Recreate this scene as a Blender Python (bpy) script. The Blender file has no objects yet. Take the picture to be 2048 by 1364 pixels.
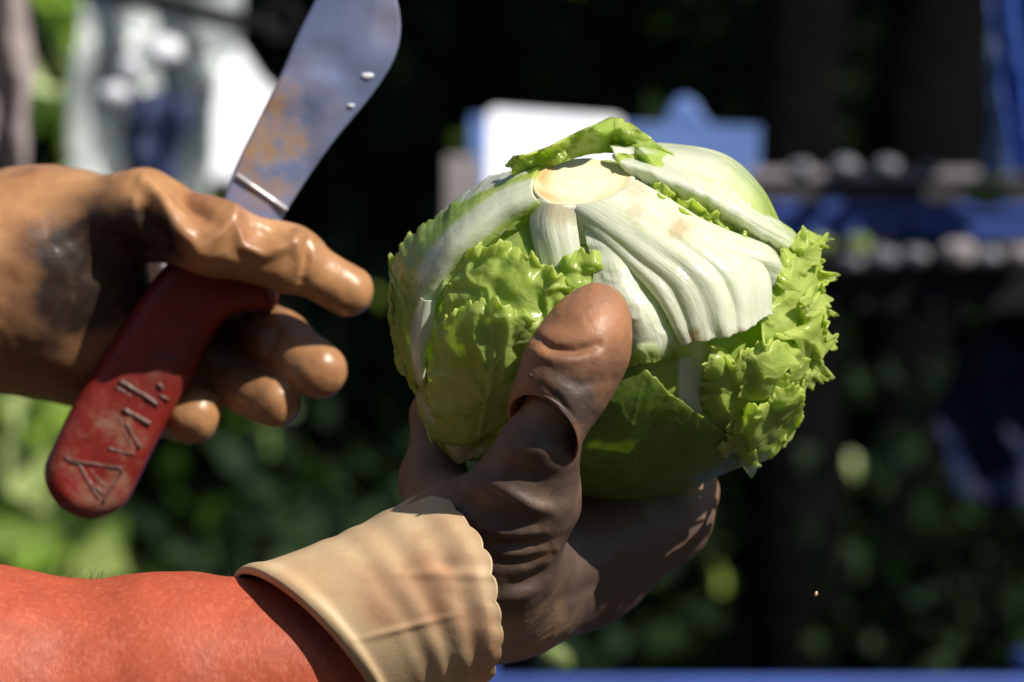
import bpy, math, random
import numpy as np
from mathutils import Vector

random.seed(7)
SC = bpy.context.scene
COL = SC.collection
R = math.radians

# ------------------------------------------------------------------ camera, sky, sun
CAM_Z = 1.25
FOCUS = 1.422                       # metres from the lens to the near hand
PXM = 2048 * 150 / 36.0             # photo pixels per metre at one metre
cam_d = bpy.data.cameras.new("camera")
cam = bpy.data.objects.new("camera", cam_d)
COL.objects.link(cam)
cam.location = (0, -FOCUS, CAM_Z)
cam.rotation_euler = (R(90), 0, 0)
cam_d.lens = 150
cam_d.sensor_width = 36
cam_d.clip_start = 0.05
cam_d.clip_end = 500
cam_d.dof.use_dof = True
cam_d.dof.focus_distance = FOCUS - 0.008
cam_d.dof.aperture_fstop = 10.5
cam_d.dof.aperture_blades = 0
SC.camera = cam

SUN = Vector((0.56, -0.46, 0.70)).normalized()
world = bpy.data.worlds.new("World")
SC.world = world
world.use_nodes = True
wn = world.node_tree
wn.nodes.clear()
sky = wn.nodes.new("ShaderNodeTexSky")
sky.sky_type = 'NISHITA'
sky.sun_disc = False
sky.sun_elevation = math.asin(SUN.z)
sky.sun_rotation = math.atan2(SUN.x, SUN.y)
bg = wn.nodes.new("ShaderNodeBackground")
bg.inputs[1].default_value = 0.055
wo = wn.nodes.new("ShaderNodeOutputWorld")
wn.links.new(sky.outputs[0], bg.inputs[0])
wn.links.new(bg.outputs[0], wo.inputs[0])

sl = bpy.data.lights.new("sun", 'SUN')
sl.energy = 5.0
sl.angle = R(0.5)
sl.color = (1.0, 0.93, 0.82)
so = bpy.data.objects.new("sun", sl)
COL.objects.link(so)
so.location = (3, -3, 6)
so.rotation_euler = (-SUN).to_track_quat('-Z', 'Y').to_euler()

SC.view_settings.view_transform = 'Standard'
SC.view_settings.look = 'None'
SC.view_settings.exposure = 0.32
SC.view_settings.gamma = 1.0
SC.view_settings.use_curve_mapping = False
SC.render.engine = 'CYCLES'
SC.cycles.use_denoising = True
SC.cycles.max_bounces = 8
SC.cycles.transparent_max_bounces = 8
SC.cycles.sample_clamp_indirect = 6

# ------------------------------------------------------------------ geometry helpers
def W(px, py, dep):
    """photo pixel + metres behind the focus plane -> world point (the camera is level)"""
    d = FOCUS + dep
    return np.stack(np.broadcast_arrays((px - 1024) / PXM * d, dep, CAM_Z + (682 - py) / PXM * d), -1).astype(np.float64)

def proj(v):
    d = v[:, 1] + FOCUS
    return v[:, 0] / d * PXM + 1024, 682 - (v[:, 2] - CAM_Z) / d * PXM

def L(px, dep=0.0):
    return px / PXM * (FOCUS + dep)

def smoothstep(a, b, x):
    t = np.clip((x - a) / (b - a), 0, 1)
    return t * t * (3 - 2 * t)

_rng = np.random.RandomState(11)
_perm = _rng.permutation(256)
_perm = np.concatenate([_perm, _perm, _perm])
_val = _rng.rand(256) * 2 - 1
def noise3(p):
    """smooth value noise, about -1..1"""
    p = np.asarray(p, dtype=np.float64)
    i = np.floor(p).astype(np.int64)
    f = p - i
    f = f * f * f * (f * (f * 6 - 15) + 10)
    i &= 255
    x, y, z = i[..., 0], i[..., 1], i[..., 2]
    x1, y1, z1 = (x + 1) & 255, (y + 1) & 255, (z + 1) & 255
    def h(a, b, c): return _val[_perm[_perm[_perm[a] + b] + c]]
    u, v, w = f[..., 0], f[..., 1], f[..., 2]
    a = h(x, y, z) * (1 - u) + h(x1, y, z) * u
    b = h(x, y1, z) * (1 - u) + h(x1, y1, z) * u
    c = h(x, y, z1) * (1 - u) + h(x1, y, z1) * u
    d = h(x, y1, z1) * (1 - u) + h(x1, y1, z1) * u
    return (a * (1 - v) + b * v) * (1 - w) + (c * (1 - v) + d * v) * w

def fbm(p, o=3):
    p = np.asarray(p, dtype=np.float64)
    s, a = 0, 1.0
    for k in range(o):
        s = s + a * noise3(p * 2 ** k + 17.3 * k)
        a *= 0.5
    return s

def tag(o, label=None, cat=None, group=None, kind=None):
    if label: o['label'] = label
    if cat: o['category'] = cat
    if group: o['group'] = group
    if kind: o['kind'] = kind
    return o

def empty(name, loc=(0, 0, 0), parent=None):
    o = bpy.data.objects.new(name, None)
    COL.objects.link(o)
    o.location = loc
    o.empty_display_size = 0.05
    if parent: o.parent = parent
    return o

def origin_of(p):
    s = Vector((0, 0, 0))
    while p is not None:
        s = s + Vector(p.location)
        p = p.parent
    return np.array(s)

def mesh(name, v, faces, mat, parent=None, smooth=True, attrs=None, loc=None):
    """v in world coordinates; they are stored relative to the parent (or loc)"""
    v = np.asarray(v, dtype=np.float64)
    me = bpy.data.meshes.new(name)
    o = bpy.data.objects.new(name, me)
    COL.objects.link(o)
    org = origin_of(parent)
    if loc is not None:
        o.location = Vector(np.asarray(loc) - org)
        org = np.asarray(loc, dtype=np.float64)
    if parent is not None: o.parent = parent
    lv = v - org
    if isinstance(faces, np.ndarray):
        me.vertices.add(len(lv)); me.vertices.foreach_set("co", lv.astype(np.float32).ravel())
        n = faces.shape[1]
        me.loops.add(faces.size); me.loops.foreach_set("vertex_index", faces.astype(np.int32).ravel())
        me.polygons.add(len(faces))
        me.polygons.foreach_set("loop_start", np.arange(0, faces.size, n, dtype=np.int32))
        me.update(calc_edges=True)
    else:
        me.from_pydata(lv.tolist(), [], faces)
    me.validate()
    if smooth:
        me.polygons.foreach_set("use_smooth", np.ones(len(me.polygons), dtype=bool))
    if attrs:
        for k, a in attrs.items():
            at = me.attributes.new(k, 'FLOAT', 'POINT')
            at.data.foreach_set("value", np.asarray(a, dtype=np.float32))
    if mat: me.materials.append(mat)
    return o

def grid_faces(nu, nv, wrap_u=False):
    """grid stored [v][u]"""
    u = np.arange(nu if wrap_u else nu - 1)
    v = np.arange(nv - 1)
    U, V = np.meshgrid(u, v)
    U2 = (U + 1) % nu
    return np.stack([V * nu + U, V * nu + U2, (V + 1) * nu + U2, (V + 1) * nu + U], -1).reshape(-1, 4)

def grid_normals(P):
    du = np.gradient(P, axis=1); dv = np.gradient(P, axis=0)
    n = np.cross(du, dv)
    return n / (np.linalg.norm(n, axis=-1, keepdims=True) + 1e-12)

def solidify(o, t, offset=0):
    m = o.modifiers.new("thickness", 'SOLIDIFY')
    m.thickness = t; m.offset = offset
    return o

def bevel(o, w, seg=2):
    m = o.modifiers.new("bevel", 'BEVEL')
    m.width = w; m.segments = seg; m.limit_method = 'ANGLE'; m.angle_limit = R(35)
    return o

def box_vf(c, s, rz=0.0, ry=0.0):
    v = np.array([[x, y, z] for x in (-.5, .5) for y in (-.5, .5) for z in (-.5, .5)]) * np.array(s)
    f = [(0, 1, 3, 2), (4, 6, 7, 5), (0, 4, 5, 1), (2, 3, 7, 6), (0, 2, 6, 4), (1, 5, 7, 3)]
    if ry:
        cc, ss = math.cos(ry), math.sin(ry)
        v = v @ np.array([[cc, 0, -ss], [0, 1, 0], [ss, 0, cc]])
    if rz:
        cc, ss = math.cos(rz), math.sin(rz)
        v = v @ np.array([[cc, ss, 0], [-ss, cc, 0], [0, 0, 1]])
    return v + np.array(c), f

def join(parts):
    V, F, n = [], [], 0
    for v, f in parts:
        V.append(np.asarray(v)); F += [tuple(int(i) + n for i in q) for q in f]; n += len(v)
    return np.concatenate(V), F

def tube_vf(pts, rad, seg=10, caps=True):
    pts = np.asarray(pts, dtype=np.float64); n = len(pts)
    rad = np.broadcast_to(np.asarray(rad, dtype=np.float64), (n,))
    t = np.gradient(pts, axis=0); t /= np.linalg.norm(t, axis=1, keepdims=True) + 1e-12
    ref = np.array([0, 0, 1.0]) if abs(t[0][2]) < 0.9 else np.array([1.0, 0, 0])
    V = []
    a = np.linspace(0, 2 * np.pi, seg, endpoint=False)
    for i in range(n):
        x = np.cross(ref, t[i]); x /= np.linalg.norm(x) + 1e-12
        y = np.cross(t[i], x); ref = y if False else ref
        V.append(pts[i] + rad[i] * (np.cos(a)[:, None] * x + np.sin(a)[:, None] * y))
    V = np.concatenate(V)
    F = [tuple(int(k) for k in q) for q in grid_faces(seg, n, True)]
    if caps:
        F += [tuple(range(seg))[::-1], tuple(range((n - 1) * seg, n * seg))]
    return V, F

def catmull(G, nu, nv):
    """G [rows v][cols u][k] control grid -> dense [nv][nu][k]"""
    def interp(A, n):
        m = A.shape[0]
        if m == 2:
            t = np.linspace(0, 1, n)[(...,) + (None,) * (A.ndim - 1)]
            return A[0] * (1 - t) + A[1] * t
        P = np.concatenate([[2 * A[0] - A[1]], A, [2 * A[-1] - A[-2]]])
        s = np.linspace(0, m - 1, n); i = np.minimum(s.astype(int), m - 2); t = s - i
        t = t[(...,) + (None,) * (A.ndim - 1)]
        p0, p1, p2, p3 = P[i], P[i + 1], P[i + 2], P[i + 3]
        return 0.5 * (2 * p1 + (p2 - p0) * t + (2 * p0 - 5 * p1 + 4 * p2 - p3) * t ** 2 + (3 * p1 - p0 - 3 * p2 + p3) * t ** 3)
    G = np.asarray(G, dtype=np.float64)
    D = interp(G, nv)
    return np.swapaxes(interp(np.swapaxes(D, 0, 1), nu), 0, 1)

# ------------------------------------------------------------------ implicit surfaces
class Field:
    def __init__(self, lo, hi, h):
        self.lo, self.h = np.array(lo, dtype=np.float64), h
        n = np.ceil((np.array(hi) - self.lo) / h).astype(int) + 1
        ax = [(self.lo[k] + np.arange(n[k]) * h).astype(np.float32) for k in range(3)]
        self.X, self.Y, self.Z = np.meshgrid(*ax, indexing='ij')
        self.f = np.full(self.X.shape, 1.0, dtype=np.float32)
    def cone(self, a, b, ra, rb):
        a = np.asarray(a, dtype=np.float32); b = np.asarray(b, dtype=np.float32)
        d = b - a; l2 = float(d @ d)
        t = ((self.X - a[0]) * d[0] + (self.Y - a[1]) * d[1] + (self.Z - a[2]) * d[2]) / l2
        t = np.clip(t, 0, 1)
        q = np.sqrt((self.X - a[0] - t * d[0]) ** 2 + (self.Y - a[1] - t * d[1]) ** 2 + (self.Z - a[2] - t * d[2]) ** 2)
        return q - (ra + (rb - ra) * t)
    def ell(self, c, r, M=None):
        x, y, z = self.X - c[0], self.Y - c[1], self.Z - c[2]
        if M is not None:
            x, y, z = (M[0][0] * x + M[0][1] * y + M[0][2] * z, M[1][0] * x + M[1][1] * y + M[1][2] * z,
                       M[2][0] * x + M[2][1] * y + M[2][2] * z)
        k0 = np.sqrt((x / r[0]) ** 2 + (y / r[1]) ** 2 + (z / r[2]) ** 2)
        return (k0 - 1) * min(r)
    def add(self, g, k):
        if k <= 0:
            self.f = np.minimum(self.f, g); return
        h = np.clip(0.5 + 0.5 * (self.f - g) / k, 0, 1)
        self.f = (self.f * (1 - h) + g * h - k * h * (1 - h)).astype(np.float32)
    def cut(self, g, k):
        g = -g
        h = np.clip(0.5 - 0.5 * (self.f - g) / k, 0, 1)
        self.f = (self.f * (1 - h) + g * h + k * h * (1 - h)).astype(np.float32)
    def surface(self):
        f = self.f; s = f < 0
        n = np.array(f.shape)
        acc = np.zeros(tuple(n - 1) + (3,), dtype=np.float32); cnt = np.zeros(tuple(n - 1), dtype=np.float32)
        for ax in range(3):
            o = [a for a in range(3) if a != ax]
            sl0 = [slice(None)] * 3; sl1 = [slice(None)] * 3
            sl0[ax] = slice(0, -1); sl1[ax] = slice(1, None)
            f0, f1 = f[tuple(sl0)], f[tuple(sl1)]
            idx = np.argwhere(s[tuple(sl0)] != s[tuple(sl1)])
            a0 = f0[tuple(idx.T)]; a1 = f1[tuple(idx.T)]
            pos = idx.astype(np.float32); pos[:, ax] += a0 / (a0 - a1)
            for da in (0, -1):
                for db in (0, -1):
                    c = idx.copy(); c[:, o[0]] += da; c[:, o[1]] += db
                    ok = np.all((c >= 0) & (c < n - 1), axis=1)
                    c = c[ok]
                    # unique per axis/offset, so plain fancy indexing adds once
                    acc[tuple(c.T)] += pos[ok]; cnt[tuple(c.T)] += 1
        cells = np.argwhere(cnt > 0)
        ids = np.full(tuple(n - 1), -1, dtype=np.int64)
        ids[tuple(cells.T)] = np.arange(len(cells))
        V = acc[tuple(cells.T)] / cnt[tuple(cells.T)][:, None] * self.h + self.lo
        F = []
        for ax in range(3):
            o = [(1, 2), (2, 0), (0, 1)][ax]
            sl0 = [slice(None)] * 3; sl1 = [slice(None)] * 3
            sl0[ax] = slice(0, -1); sl1[ax] = slice(1, None)
            idx = np.argwhere(s[tuple(sl0)] != s[tuple(sl1)])
            ok = (idx[:, o[0]] > 0) & (idx[:, o[1]] > 0) & (idx[:, o[0]] < n[o[0]] - 1) & (idx[:, o[1]] < n[o[1]] - 1)
            idx = idx[ok]
            q = []
            for d0, d1 in ((-1, -1), (0, -1), (0, 0), (-1, 0)):
                c = idx.copy(); c[:, o[0]] += d0; c[:, o[1]] += d1
                q.append(ids[tuple(c.T)])
            q = np.stack(q, 1)
            ins = s[tuple(idx.T)]
            q[~ins] = q[~ins][:, ::-1]
            F.append(q)
        F = np.concatenate(F)
        F = F[np.all(F >= 0, axis=1)]
        return relax(V, F, 2), F

def relax(V, F, it=2, lam=0.5):
    for _ in range(it):
        s = np.zeros_like(V); c = np.zeros(len(V))
        for a in range(4):
            for b in ((a + 1) % 4, (a + 3) % 4):
                for k in range(3):
                    s[:, k] += np.bincount(F[:, a], weights=V[F[:, b], k], minlength=len(V))
                c += np.bincount(F[:, a], minlength=len(V))
        V = V + lam * (s / np.maximum(c, 1)[:, None] - V)
    return V

def vnormals(V, F):
    n = np.cross(V[F[:, 2]] - V[F[:, 0]], V[F[:, 3]] - V[F[:, 1]])
    N = np.zeros_like(V)
    for a in range(4):
        for k in range(3):
            N[:, k] += np.bincount(F[:, a], weights=n[:, k], minlength=len(V))
    return N / (np.linalg.norm(N, axis=1, keepdims=True) + 1e-12)

def seg_dist(px, py, pts):
    """distance of pixels to a polyline, and position 0..1 along it"""
    best = np.full(px.shape, 1e9); at = np.zeros(px.shape)
    n = len(pts) - 1
    for i in range(n):
        (x0, y0), (x1, y1) = pts[i], pts[i + 1]
        dx, dy = x1 - x0, y1 - y0
        t = np.clip(((px - x0) * dx + (py - y0) * dy) / (dx * dx + dy * dy), 0, 1)
        d = np.hypot(px - x0 - t * dx, py - y0 - t * dy)
        m = d < best
        best = np.where(m, d, best); at = np.where(m, (i + t) / n, at)
    return best, at

def sculpt(V, F, strokes):
    """strokes: (polyline in photo pixels, width px, height mm) pressed into the side facing the lens"""
    N = vnormals(V, F)
    px, py = proj(V)
    view = V - np.array(cam.location); view /= np.linalg.norm(view, axis=1, keepdims=True)
    face = smoothstep(0.0, 0.35, -(N * view).sum(1))
    d = np.zeros(len(V))
    for pts, w, h in strokes:
        q, at = seg_dist(px, py, pts)
        d += h * 0.001 * np.exp(-(q / w) ** 2) * np.sin(np.pi * np.clip(at, 0.06, 0.94)) ** 0.5
    return V + N * (d * face)[:, None]

def blob(px, py, cx, cy, r, soft=0.5):
    return 1 - smoothstep(1 - soft, 1 + soft, np.hypot(px - cx, py - cy) / r)

# ------------------------------------------------------------------ materials
def new_mat(name):
    m = bpy.data.materials.new(name)
    m.use_nodes = True
    nt = m.node_tree
    nt.nodes.clear()
    out = nt.nodes.new("ShaderNodeOutputMaterial")
    b = nt.nodes.new("ShaderNodeBsdfPrincipled")
    nt.links.new(b.outputs[0], out.inputs[0])
    return m, nt, b, out

def N_(nt, t, **k):
    n = nt.nodes.new("ShaderNode" + t)
    for a, b in k.items(): setattr(n, a, b)
    return n

def ramp(nt, fac, stops):
    r = N_(nt, "ValToRGB")
    e = r.color_ramp.elements
    while len(e) < len(stops): e.new(0.5)
    for i, (p, c) in enumerate(stops):
        e[i].position = p
        e[i].color = (*c, 1) if len(c) == 3 else c
    nt.links.new(fac, r.inputs[0])
    return r.outputs[0]

def tex(nt, scale, detail=4, rough=0.55, kind="Noise", coord="Object", vec=None, stretch=None):
    if vec is None:
        tc = N_(nt, "TexCoord"); vec = tc.outputs[coord]
    if stretch:
        mp = N_(nt, "Mapping"); mp.inputs['Scale'].default_value = stretch
        nt.links.new(vec, mp.inputs[0]); vec = mp.outputs[0]
    if kind == "Noise":
        t = N_(nt, "TexNoise"); t.inputs['Detail'].default_value = detail; t.inputs['Roughness'].default_value = rough
        o = t.outputs[0]
    else:
        t = N_(nt, "TexVoronoi"); o = t.outputs[0]
    t.inputs['Scale'].default_value = scale
    nt.links.new(vec, t.inputs['Vector'])
    return o

def mixc(nt, fac, a, b, mode='MIX'):
    m = N_(nt, "Mix", data_type='RGBA', blend_type=mode)
    for s, v in ((0, fac), (6, a), (7, b)):
        if isinstance(v, (int, float)): m.inputs[s].default_value = v
        elif isinstance(v, tuple): m.inputs[s].default_value = (*v, 1)
        else: nt.links.new(v, m.inputs[s])
    return m.outputs[2]

def math_(nt, op, a, b=None):
    m = N_(nt, "Math", operation=op)
    for i, v in enumerate((a, b)):
        if v is None: continue
        if isinstance(v, (int, float)): m.inputs[i].default_value = v
        else: nt.links.new(v, m.inputs[i])
    return m.outputs[0]

def bump(nt, b, h, strength=0.3, dist=0.001, prev=None):
    n = N_(nt, "Bump"); n.inputs['Strength'].default_value = strength; n.inputs['Distance'].default_value = dist
    nt.links.new(h, n.inputs['Height'])
    if prev is not None: nt.links.new(prev, n.inputs['Normal'])
    if b is not None: nt.links.new(n.outputs[0], b.inputs['Normal'])
    return n.outputs[0]

def attr(nt, name):
    a = N_(nt, "Attribute"); a.attribute_name = name
    return a.outputs['Fac']

def simple_mat(name, c1, c2=None, scale=8, rough=0.6, metal=0.0, bump_s=0.2, bump_scale=60, bump_d=0.001, spec=0.5):
    m, nt, b, out = new_mat(name)
    c2 = c2 or tuple(x * 0.7 for x in c1)
    nt.links.new(mixc(nt, ramp(nt, tex(nt, scale), [(0.35, (0, 0, 0)), (0.68, (1, 1, 1))]), c1, c2), b.inputs['Base Color'])
    b.inputs['Roughness'].default_value = rough
    b.inputs['Metallic'].default_value = metal
    b.inputs['Specular IOR Level'].default_value = spec
    bump(nt, b, tex(nt, bump_scale), bump_s, bump_d)
    return m

def leaf_out(nt, b, out, col, amount):
    tr = N_(nt, "BsdfTranslucent"); nt.links.new(col, tr.inputs[0])
    mx = N_(nt, "MixShader")
    if isinstance(amount, (int, float)): mx.inputs[0].default_value = amount
    else: nt.links.new(amount, mx.inputs[0])
    nt.links.new(b.outputs[0], mx.inputs[1]); nt.links.new(tr.outputs[0], mx.inputs[2])
    nt.links.new(mx.outputs[0], out.inputs[0])

def lettuce_mat():
    m, nt, b, out = new_mat("lettuce_leaf")
    n1 = tex(nt, 45, 5, 0.6)
    n2 = tex(nt, 180, 4, 0.6)
    green = mixc(nt, ramp(nt, n1, [(0.36, (0, 0, 0)), (0.66, (1, 1, 1))]), (0.45, 0.66, 0.085), (0.66, 0.80, 0.24))
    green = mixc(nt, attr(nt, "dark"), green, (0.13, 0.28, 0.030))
    green = mixc(nt, attr(nt, "yellow"), green, (0.70, 0.81, 0.22))
    vein = attr(nt, "vein")
    green = mixc(nt, math_(nt, 'MULTIPLY', vein, 0.22), green, (0.55, 0.70, 0.28))
    cmb = N_(nt, "CombineXYZ")
    nt.links.new(attr(nt, "uu"), cmb.inputs[0]); nt.links.new(math_(nt, 'MULTIPLY', attr(nt, "vv"), 0.10), cmb.inputs[1])
    streak = tex(nt, 13, 4, 0.6, vec=cmb.outputs[0])
    fine = tex(nt, 42, 3, 0.6, vec=cmb.outputs[0])
    vo = N_(nt, "TexVoronoi", feature='DISTANCE_TO_EDGE'); vo.inputs['Scale'].default_value = 115
    tc = N_(nt, "TexCoord"); wn_ = N_(nt, "TexNoise"); wn_.inputs['Scale'].default_value = 90; nt.links.new(tc.outputs['Object'], wn_.inputs['Vector'])
    va = N_(nt, "VectorMath", operation='MULTIPLY_ADD'); nt.links.new(wn_.outputs['Color'], va.inputs[0]); va.inputs[1].default_value = (0.012,) * 3
    nt.links.new(tc.outputs['Object'], va.inputs[2]); nt.links.new(va.outputs[0], vo.inputs['Vector'])
    net = ramp(nt, vo.outputs['Distance'], [(0.0, (1, 1, 1)), (0.10, (0, 0, 0))])
    green = mixc(nt, math_(nt, 'MULTIPLY', net, 0.16), green, (0.66, 0.76, 0.36))
    white = mixc(nt, ramp(nt, n2, [(0.35, (0, 0, 0)), (0.7, (1, 1, 1))]), (0.88, 0.90, 0.76), (0.80, 0.86, 0.64))
    white = mixc(nt, ramp(nt, streak, [(0.40, (0, 0, 0)), (0.66, (0.38, 0.38, 0.38))]), white, (0.58, 0.72, 0.38))
    col = mixc(nt, attr(nt, "rib"), green, white)
    col = mixc(nt, attr(nt, "rust"), col, (0.55, 0.27, 0.07))
    nt.links.new(col, b.inputs['Base Color'])
    b.inputs['Roughness'].default_value = 0.34
    b.inputs['Specular IOR Level'].default_value = 0.55
    b.inputs['Subsurface Weight'].default_value = 0.35
    b.inputs['Subsurface Radius'].default_value = (0.8, 1.0, 0.35)
    b.inputs['Subsurface Scale'].default_value = 0.005
    nt.links.new(ramp(nt, tex(nt, 90, 3), [(0.3, (0.12,) * 3), (0.7, (0.34,) * 3)]), b.inputs['Roughness'])
    b0 = bump(nt, None, math_(nt, 'MULTIPLY', attr(nt, "rib"), math_(nt, 'ADD', streak, math_(nt, 'MULTIPLY', fine, 0.25))), 0.28, 0.0014)
    b00 = bump(nt, None, math_(nt, 'MULTIPLY', math_(nt, 'SUBTRACT', 1.0, math_(nt, 'MAXIMUM', attr(nt, "rib"), attr(nt, "dark"))), net), 0.2, -0.0006, prev=b0)
    b1 = bump(nt, None, tex(nt, 110, 3, 0.5), 0.22, 0.0016, prev=b00)
    bump(nt, b, tex(nt, 620, 2, 0.5), 0.16, 0.0004, prev=b1)
    leaf_out(nt, b, out, mixc(nt, 0.5, col, green), math_(nt, 'SUBTRACT', 0.56, math_(nt, 'MULTIPLY', attr(nt, "rib"), 0.26)))
    return m

def glove_mat(name, base, base2, dirt_shade, gloss=0.35, fine=900, bump_d=0.0004, broad=0.0011):
    m, nt, b, out = new_mat(name)
    n = ramp(nt, tex(nt, 38, 5, 0.62), [(0.34, (0, 0, 0)), (0.68, (1, 1, 1))])
    col = mixc(nt, n, base, base2)
    n2 = tex(nt, 85, 6, 0.7)
    dm = math_(nt, 'MULTIPLY', attr(nt, "dirt_shade"), math_(nt, 'ADD', 0.55, n2))
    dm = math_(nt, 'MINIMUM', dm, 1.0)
    col = mixc(nt, dm, col, dirt_shade)
    nt.links.new(col, b.inputs['Base Color'])
    nt.links.new(math_(nt, 'ADD', gloss, math_(nt, 'MULTIPLY', tex(nt, 120, 4), 0.25)), b.inputs['Roughness'])
    b.inputs['Specular IOR Level'].default_value = 0.5
    b.inputs['Subsurface Weight'].default_value = 0.12
    b.inputs['Subsurface Radius'].default_value = (1.0, 0.45, 0.2)
    b.inputs['Subsurface Scale'].default_value = 0.004
    b1 = bump(nt, None, tex(nt, 150, 5, 0.65), 0.3, broad)
    bump(nt, b, tex(nt, fine, 3, 0.6), 0.3, bump_d, prev=b1)
    return m

MAT = {}
MAT['lettuce'] = lettuce_mat()
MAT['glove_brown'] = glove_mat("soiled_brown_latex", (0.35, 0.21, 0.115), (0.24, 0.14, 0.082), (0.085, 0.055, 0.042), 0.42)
MAT['glove_tan'] = glove_mat("tan_latex", (0.48, 0.255, 0.115), (0.31, 0.145, 0.066), (0.030, 0.020, 0.016), 0.22)
MAT['cuff'] = glove_mat("cream_latex", (0.62, 0.46, 0.275), (0.54, 0.37, 0.21), (0.46, 0.26, 0.145), 0.38, 900, 0.0002, 0.0004)

def skin_mat():
    m, nt, b, out = new_mat("sunburnt_skin")
    n = ramp(nt, tex(nt, 55, 6, 0.65), [(0.36, (0, 0, 0)), (0.66, (1, 1, 1))])
    col = mixc(nt, n, (0.45, 0.090, 0.042), (0.33, 0.062, 0.030))
    sp = ramp(nt, tex(nt, 520, 3, 0.6, stretch=(1.2, 1, 0.8)), [(0.50, (0, 0, 0)), (0.72, (1, 1, 1))])
    col = mixc(nt, math_(nt, 'MULTIPLY', sp, 0.22), col, (0.74, 0.27, 0.16))
    nt.links.new(col, b.inputs['Base Color'])
    b.inputs['Roughness'].default_value = 0.55
    b.inputs['Specular IOR Level'].default_value = 0.32
    b.inputs['Subsurface Weight'].default_value = 0.15
    b.inputs['Subsurface Radius'].default_value = (1.0, 0.3, 0.15)
    b.inputs['Subsurface Scale'].default_value = 0.004
    b1 = bump(nt, None, tex(nt, 480, 4, 0.65, stretch=(1.3, 1, 0.7)), 0.4, 0.0006)
    bump(nt, b, tex(nt, 60, 4, 0.6), 0.3, 0.0025, prev=b1)
    return m
MAT['skin'] = skin_mat()

def core_mat():
    m, nt, b, out = new_mat("cut_stem")
    n = ramp(nt, tex(nt, 120, 5, 0.6), [(0.35, (0, 0, 0)), (0.7, (1, 1, 1))])
    col = mixc(nt, n, (0.80, 0.74, 0.50), (0.78, 0.80, 0.58))
    col = mixc(nt, attr(nt, "rust"), col, (0.66, 0.36, 0.13))
    col = mixc(nt, attr(nt, "rib"), col, (0.82, 0.80, 0.64))
    spk = ramp(nt, tex(nt, 520, 2, 0.5), [(0.74, (0, 0, 0)), (0.80, (1, 1, 1))])
    col = mixc(nt, spk, col, (0.22, 0.12, 0.05))
    nt.links.new(col, b.inputs['Base Color'])
    b.inputs['Roughness'].default_value = 0.38
    b.inputs['Subsurface Weight'].default_value = 0.1
    b.inputs['Subsurface Scale'].default_value = 0.003
    bump(nt, b, tex(nt, 420, 5, 0.65), 0.3, 0.0006)
    return m
MAT['core'] = core_mat()
def inner_mat():
    m, nt, b, out = new_mat("packed_inner_leaves")
    n = ramp(nt, tex(nt, 60, 5, 0.6), [(0.35, (0, 0, 0)), (0.7, (1, 1, 1))])
    nt.links.new(mixc(nt, n, (0.72, 0.84, 0.36), (0.80, 0.88, 0.52)), b.inputs['Base Color'])
    b.inputs['Roughness'].default_value = 0.4
    b.inputs['Subsurface Weight'].default_value = 1.0
    b.inputs['Subsurface Radius'].default_value = (0.9, 1.0, 0.4)
    b.inputs['Subsurface Scale'].default_value = 0.03
    bump(nt, b, tex(nt, 130, 4), 0.3, 0.001)
    return m
MAT['inner'] = inner_mat()

def blade_mat():
    m, nt, b, out = new_mat("stained_steel")
    n = ramp(nt, tex(nt, 26, 4, 0.6), [(0.35, (0, 0, 0)), (0.68, (1, 1, 1))])
    base = mixc(nt, n, (0.27, 0.33, 0.56), (0.20, 0.25, 0.44))  # blue of the reflected sky mixed into the steel's base colour
    rn = tex(nt, 60, 6, 0.66)
    r = math_(nt, 'MULTIPLY', attr(nt, "rust"), ramp(nt, rn, [(0.36, (0, 0, 0)), (0.56, (0.95, 0.95, 0.95))]))
    col = mixc(nt, r, base, (0.33, 0.20, 0.11))
    col = mixc(nt, attr(nt, "dirt_shade"), col, (0.20, 0.16, 0.15))
    nt.links.new(col, b.inputs['Base Color'])
    nt.links.new(math_(nt, 'SUBTRACT', 0.55, math_(nt, 'MULTIPLY', r, 0.5)), b.inputs['Metallic'])
    nt.links.new(math_(nt, 'ADD', 0.38, math_(nt, 'MULTIPLY', r, 0.3)), b.inputs['Roughness'])
    b1 = bump(nt, None, tex(nt, 300, 4, 0.6, stretch=(1, 1, 0.2)), 0.15, 0.0003)
    bump(nt, b, tex(nt, 50, 3, 0.6), 0.3, 0.0008, prev=b1)
    return m
MAT['blade'] = blade_mat()

def handle_mat():
    m, nt, b, out = new_mat("red_handle")
    n = ramp(nt, tex(nt, 50, 5, 0.6), [(0.35, (0, 0, 0)), (0.68, (1, 1, 1))])
    col = mixc(nt, n, (0.24, 0.021, 0.014), (0.13, 0.011, 0.009))
    w = ramp(nt, tex(nt, 70, 6, 0.7), [(0.46, (0, 0, 0)), (0.62, (1, 1, 1))])
    col = mixc(nt, math_(nt, 'MULTIPLY', attr(nt, "wear"), w), col, (0.27, 0.14, 0.095))
    nt.links.new(col, b.inputs['Base Color'])
    b.inputs['Roughness'].default_value = 0.42
    b1 = bump(nt, None, tex(nt, 60, 4, 0.6), 0.4, 0.0015)
    bump(nt, b, tex(nt, 400, 4, 0.6), 0.3, 0.0004, prev=b1)
    return m
MAT['handle'] = handle_mat()
MAT['mark'] = simple_mat("worn_mark", (0.15, 0.075, 0.06), (0.08, 0.032, 0.026), 200, 0.42, 0, 0.5, 500, 0.0006, 0.4)

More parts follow.
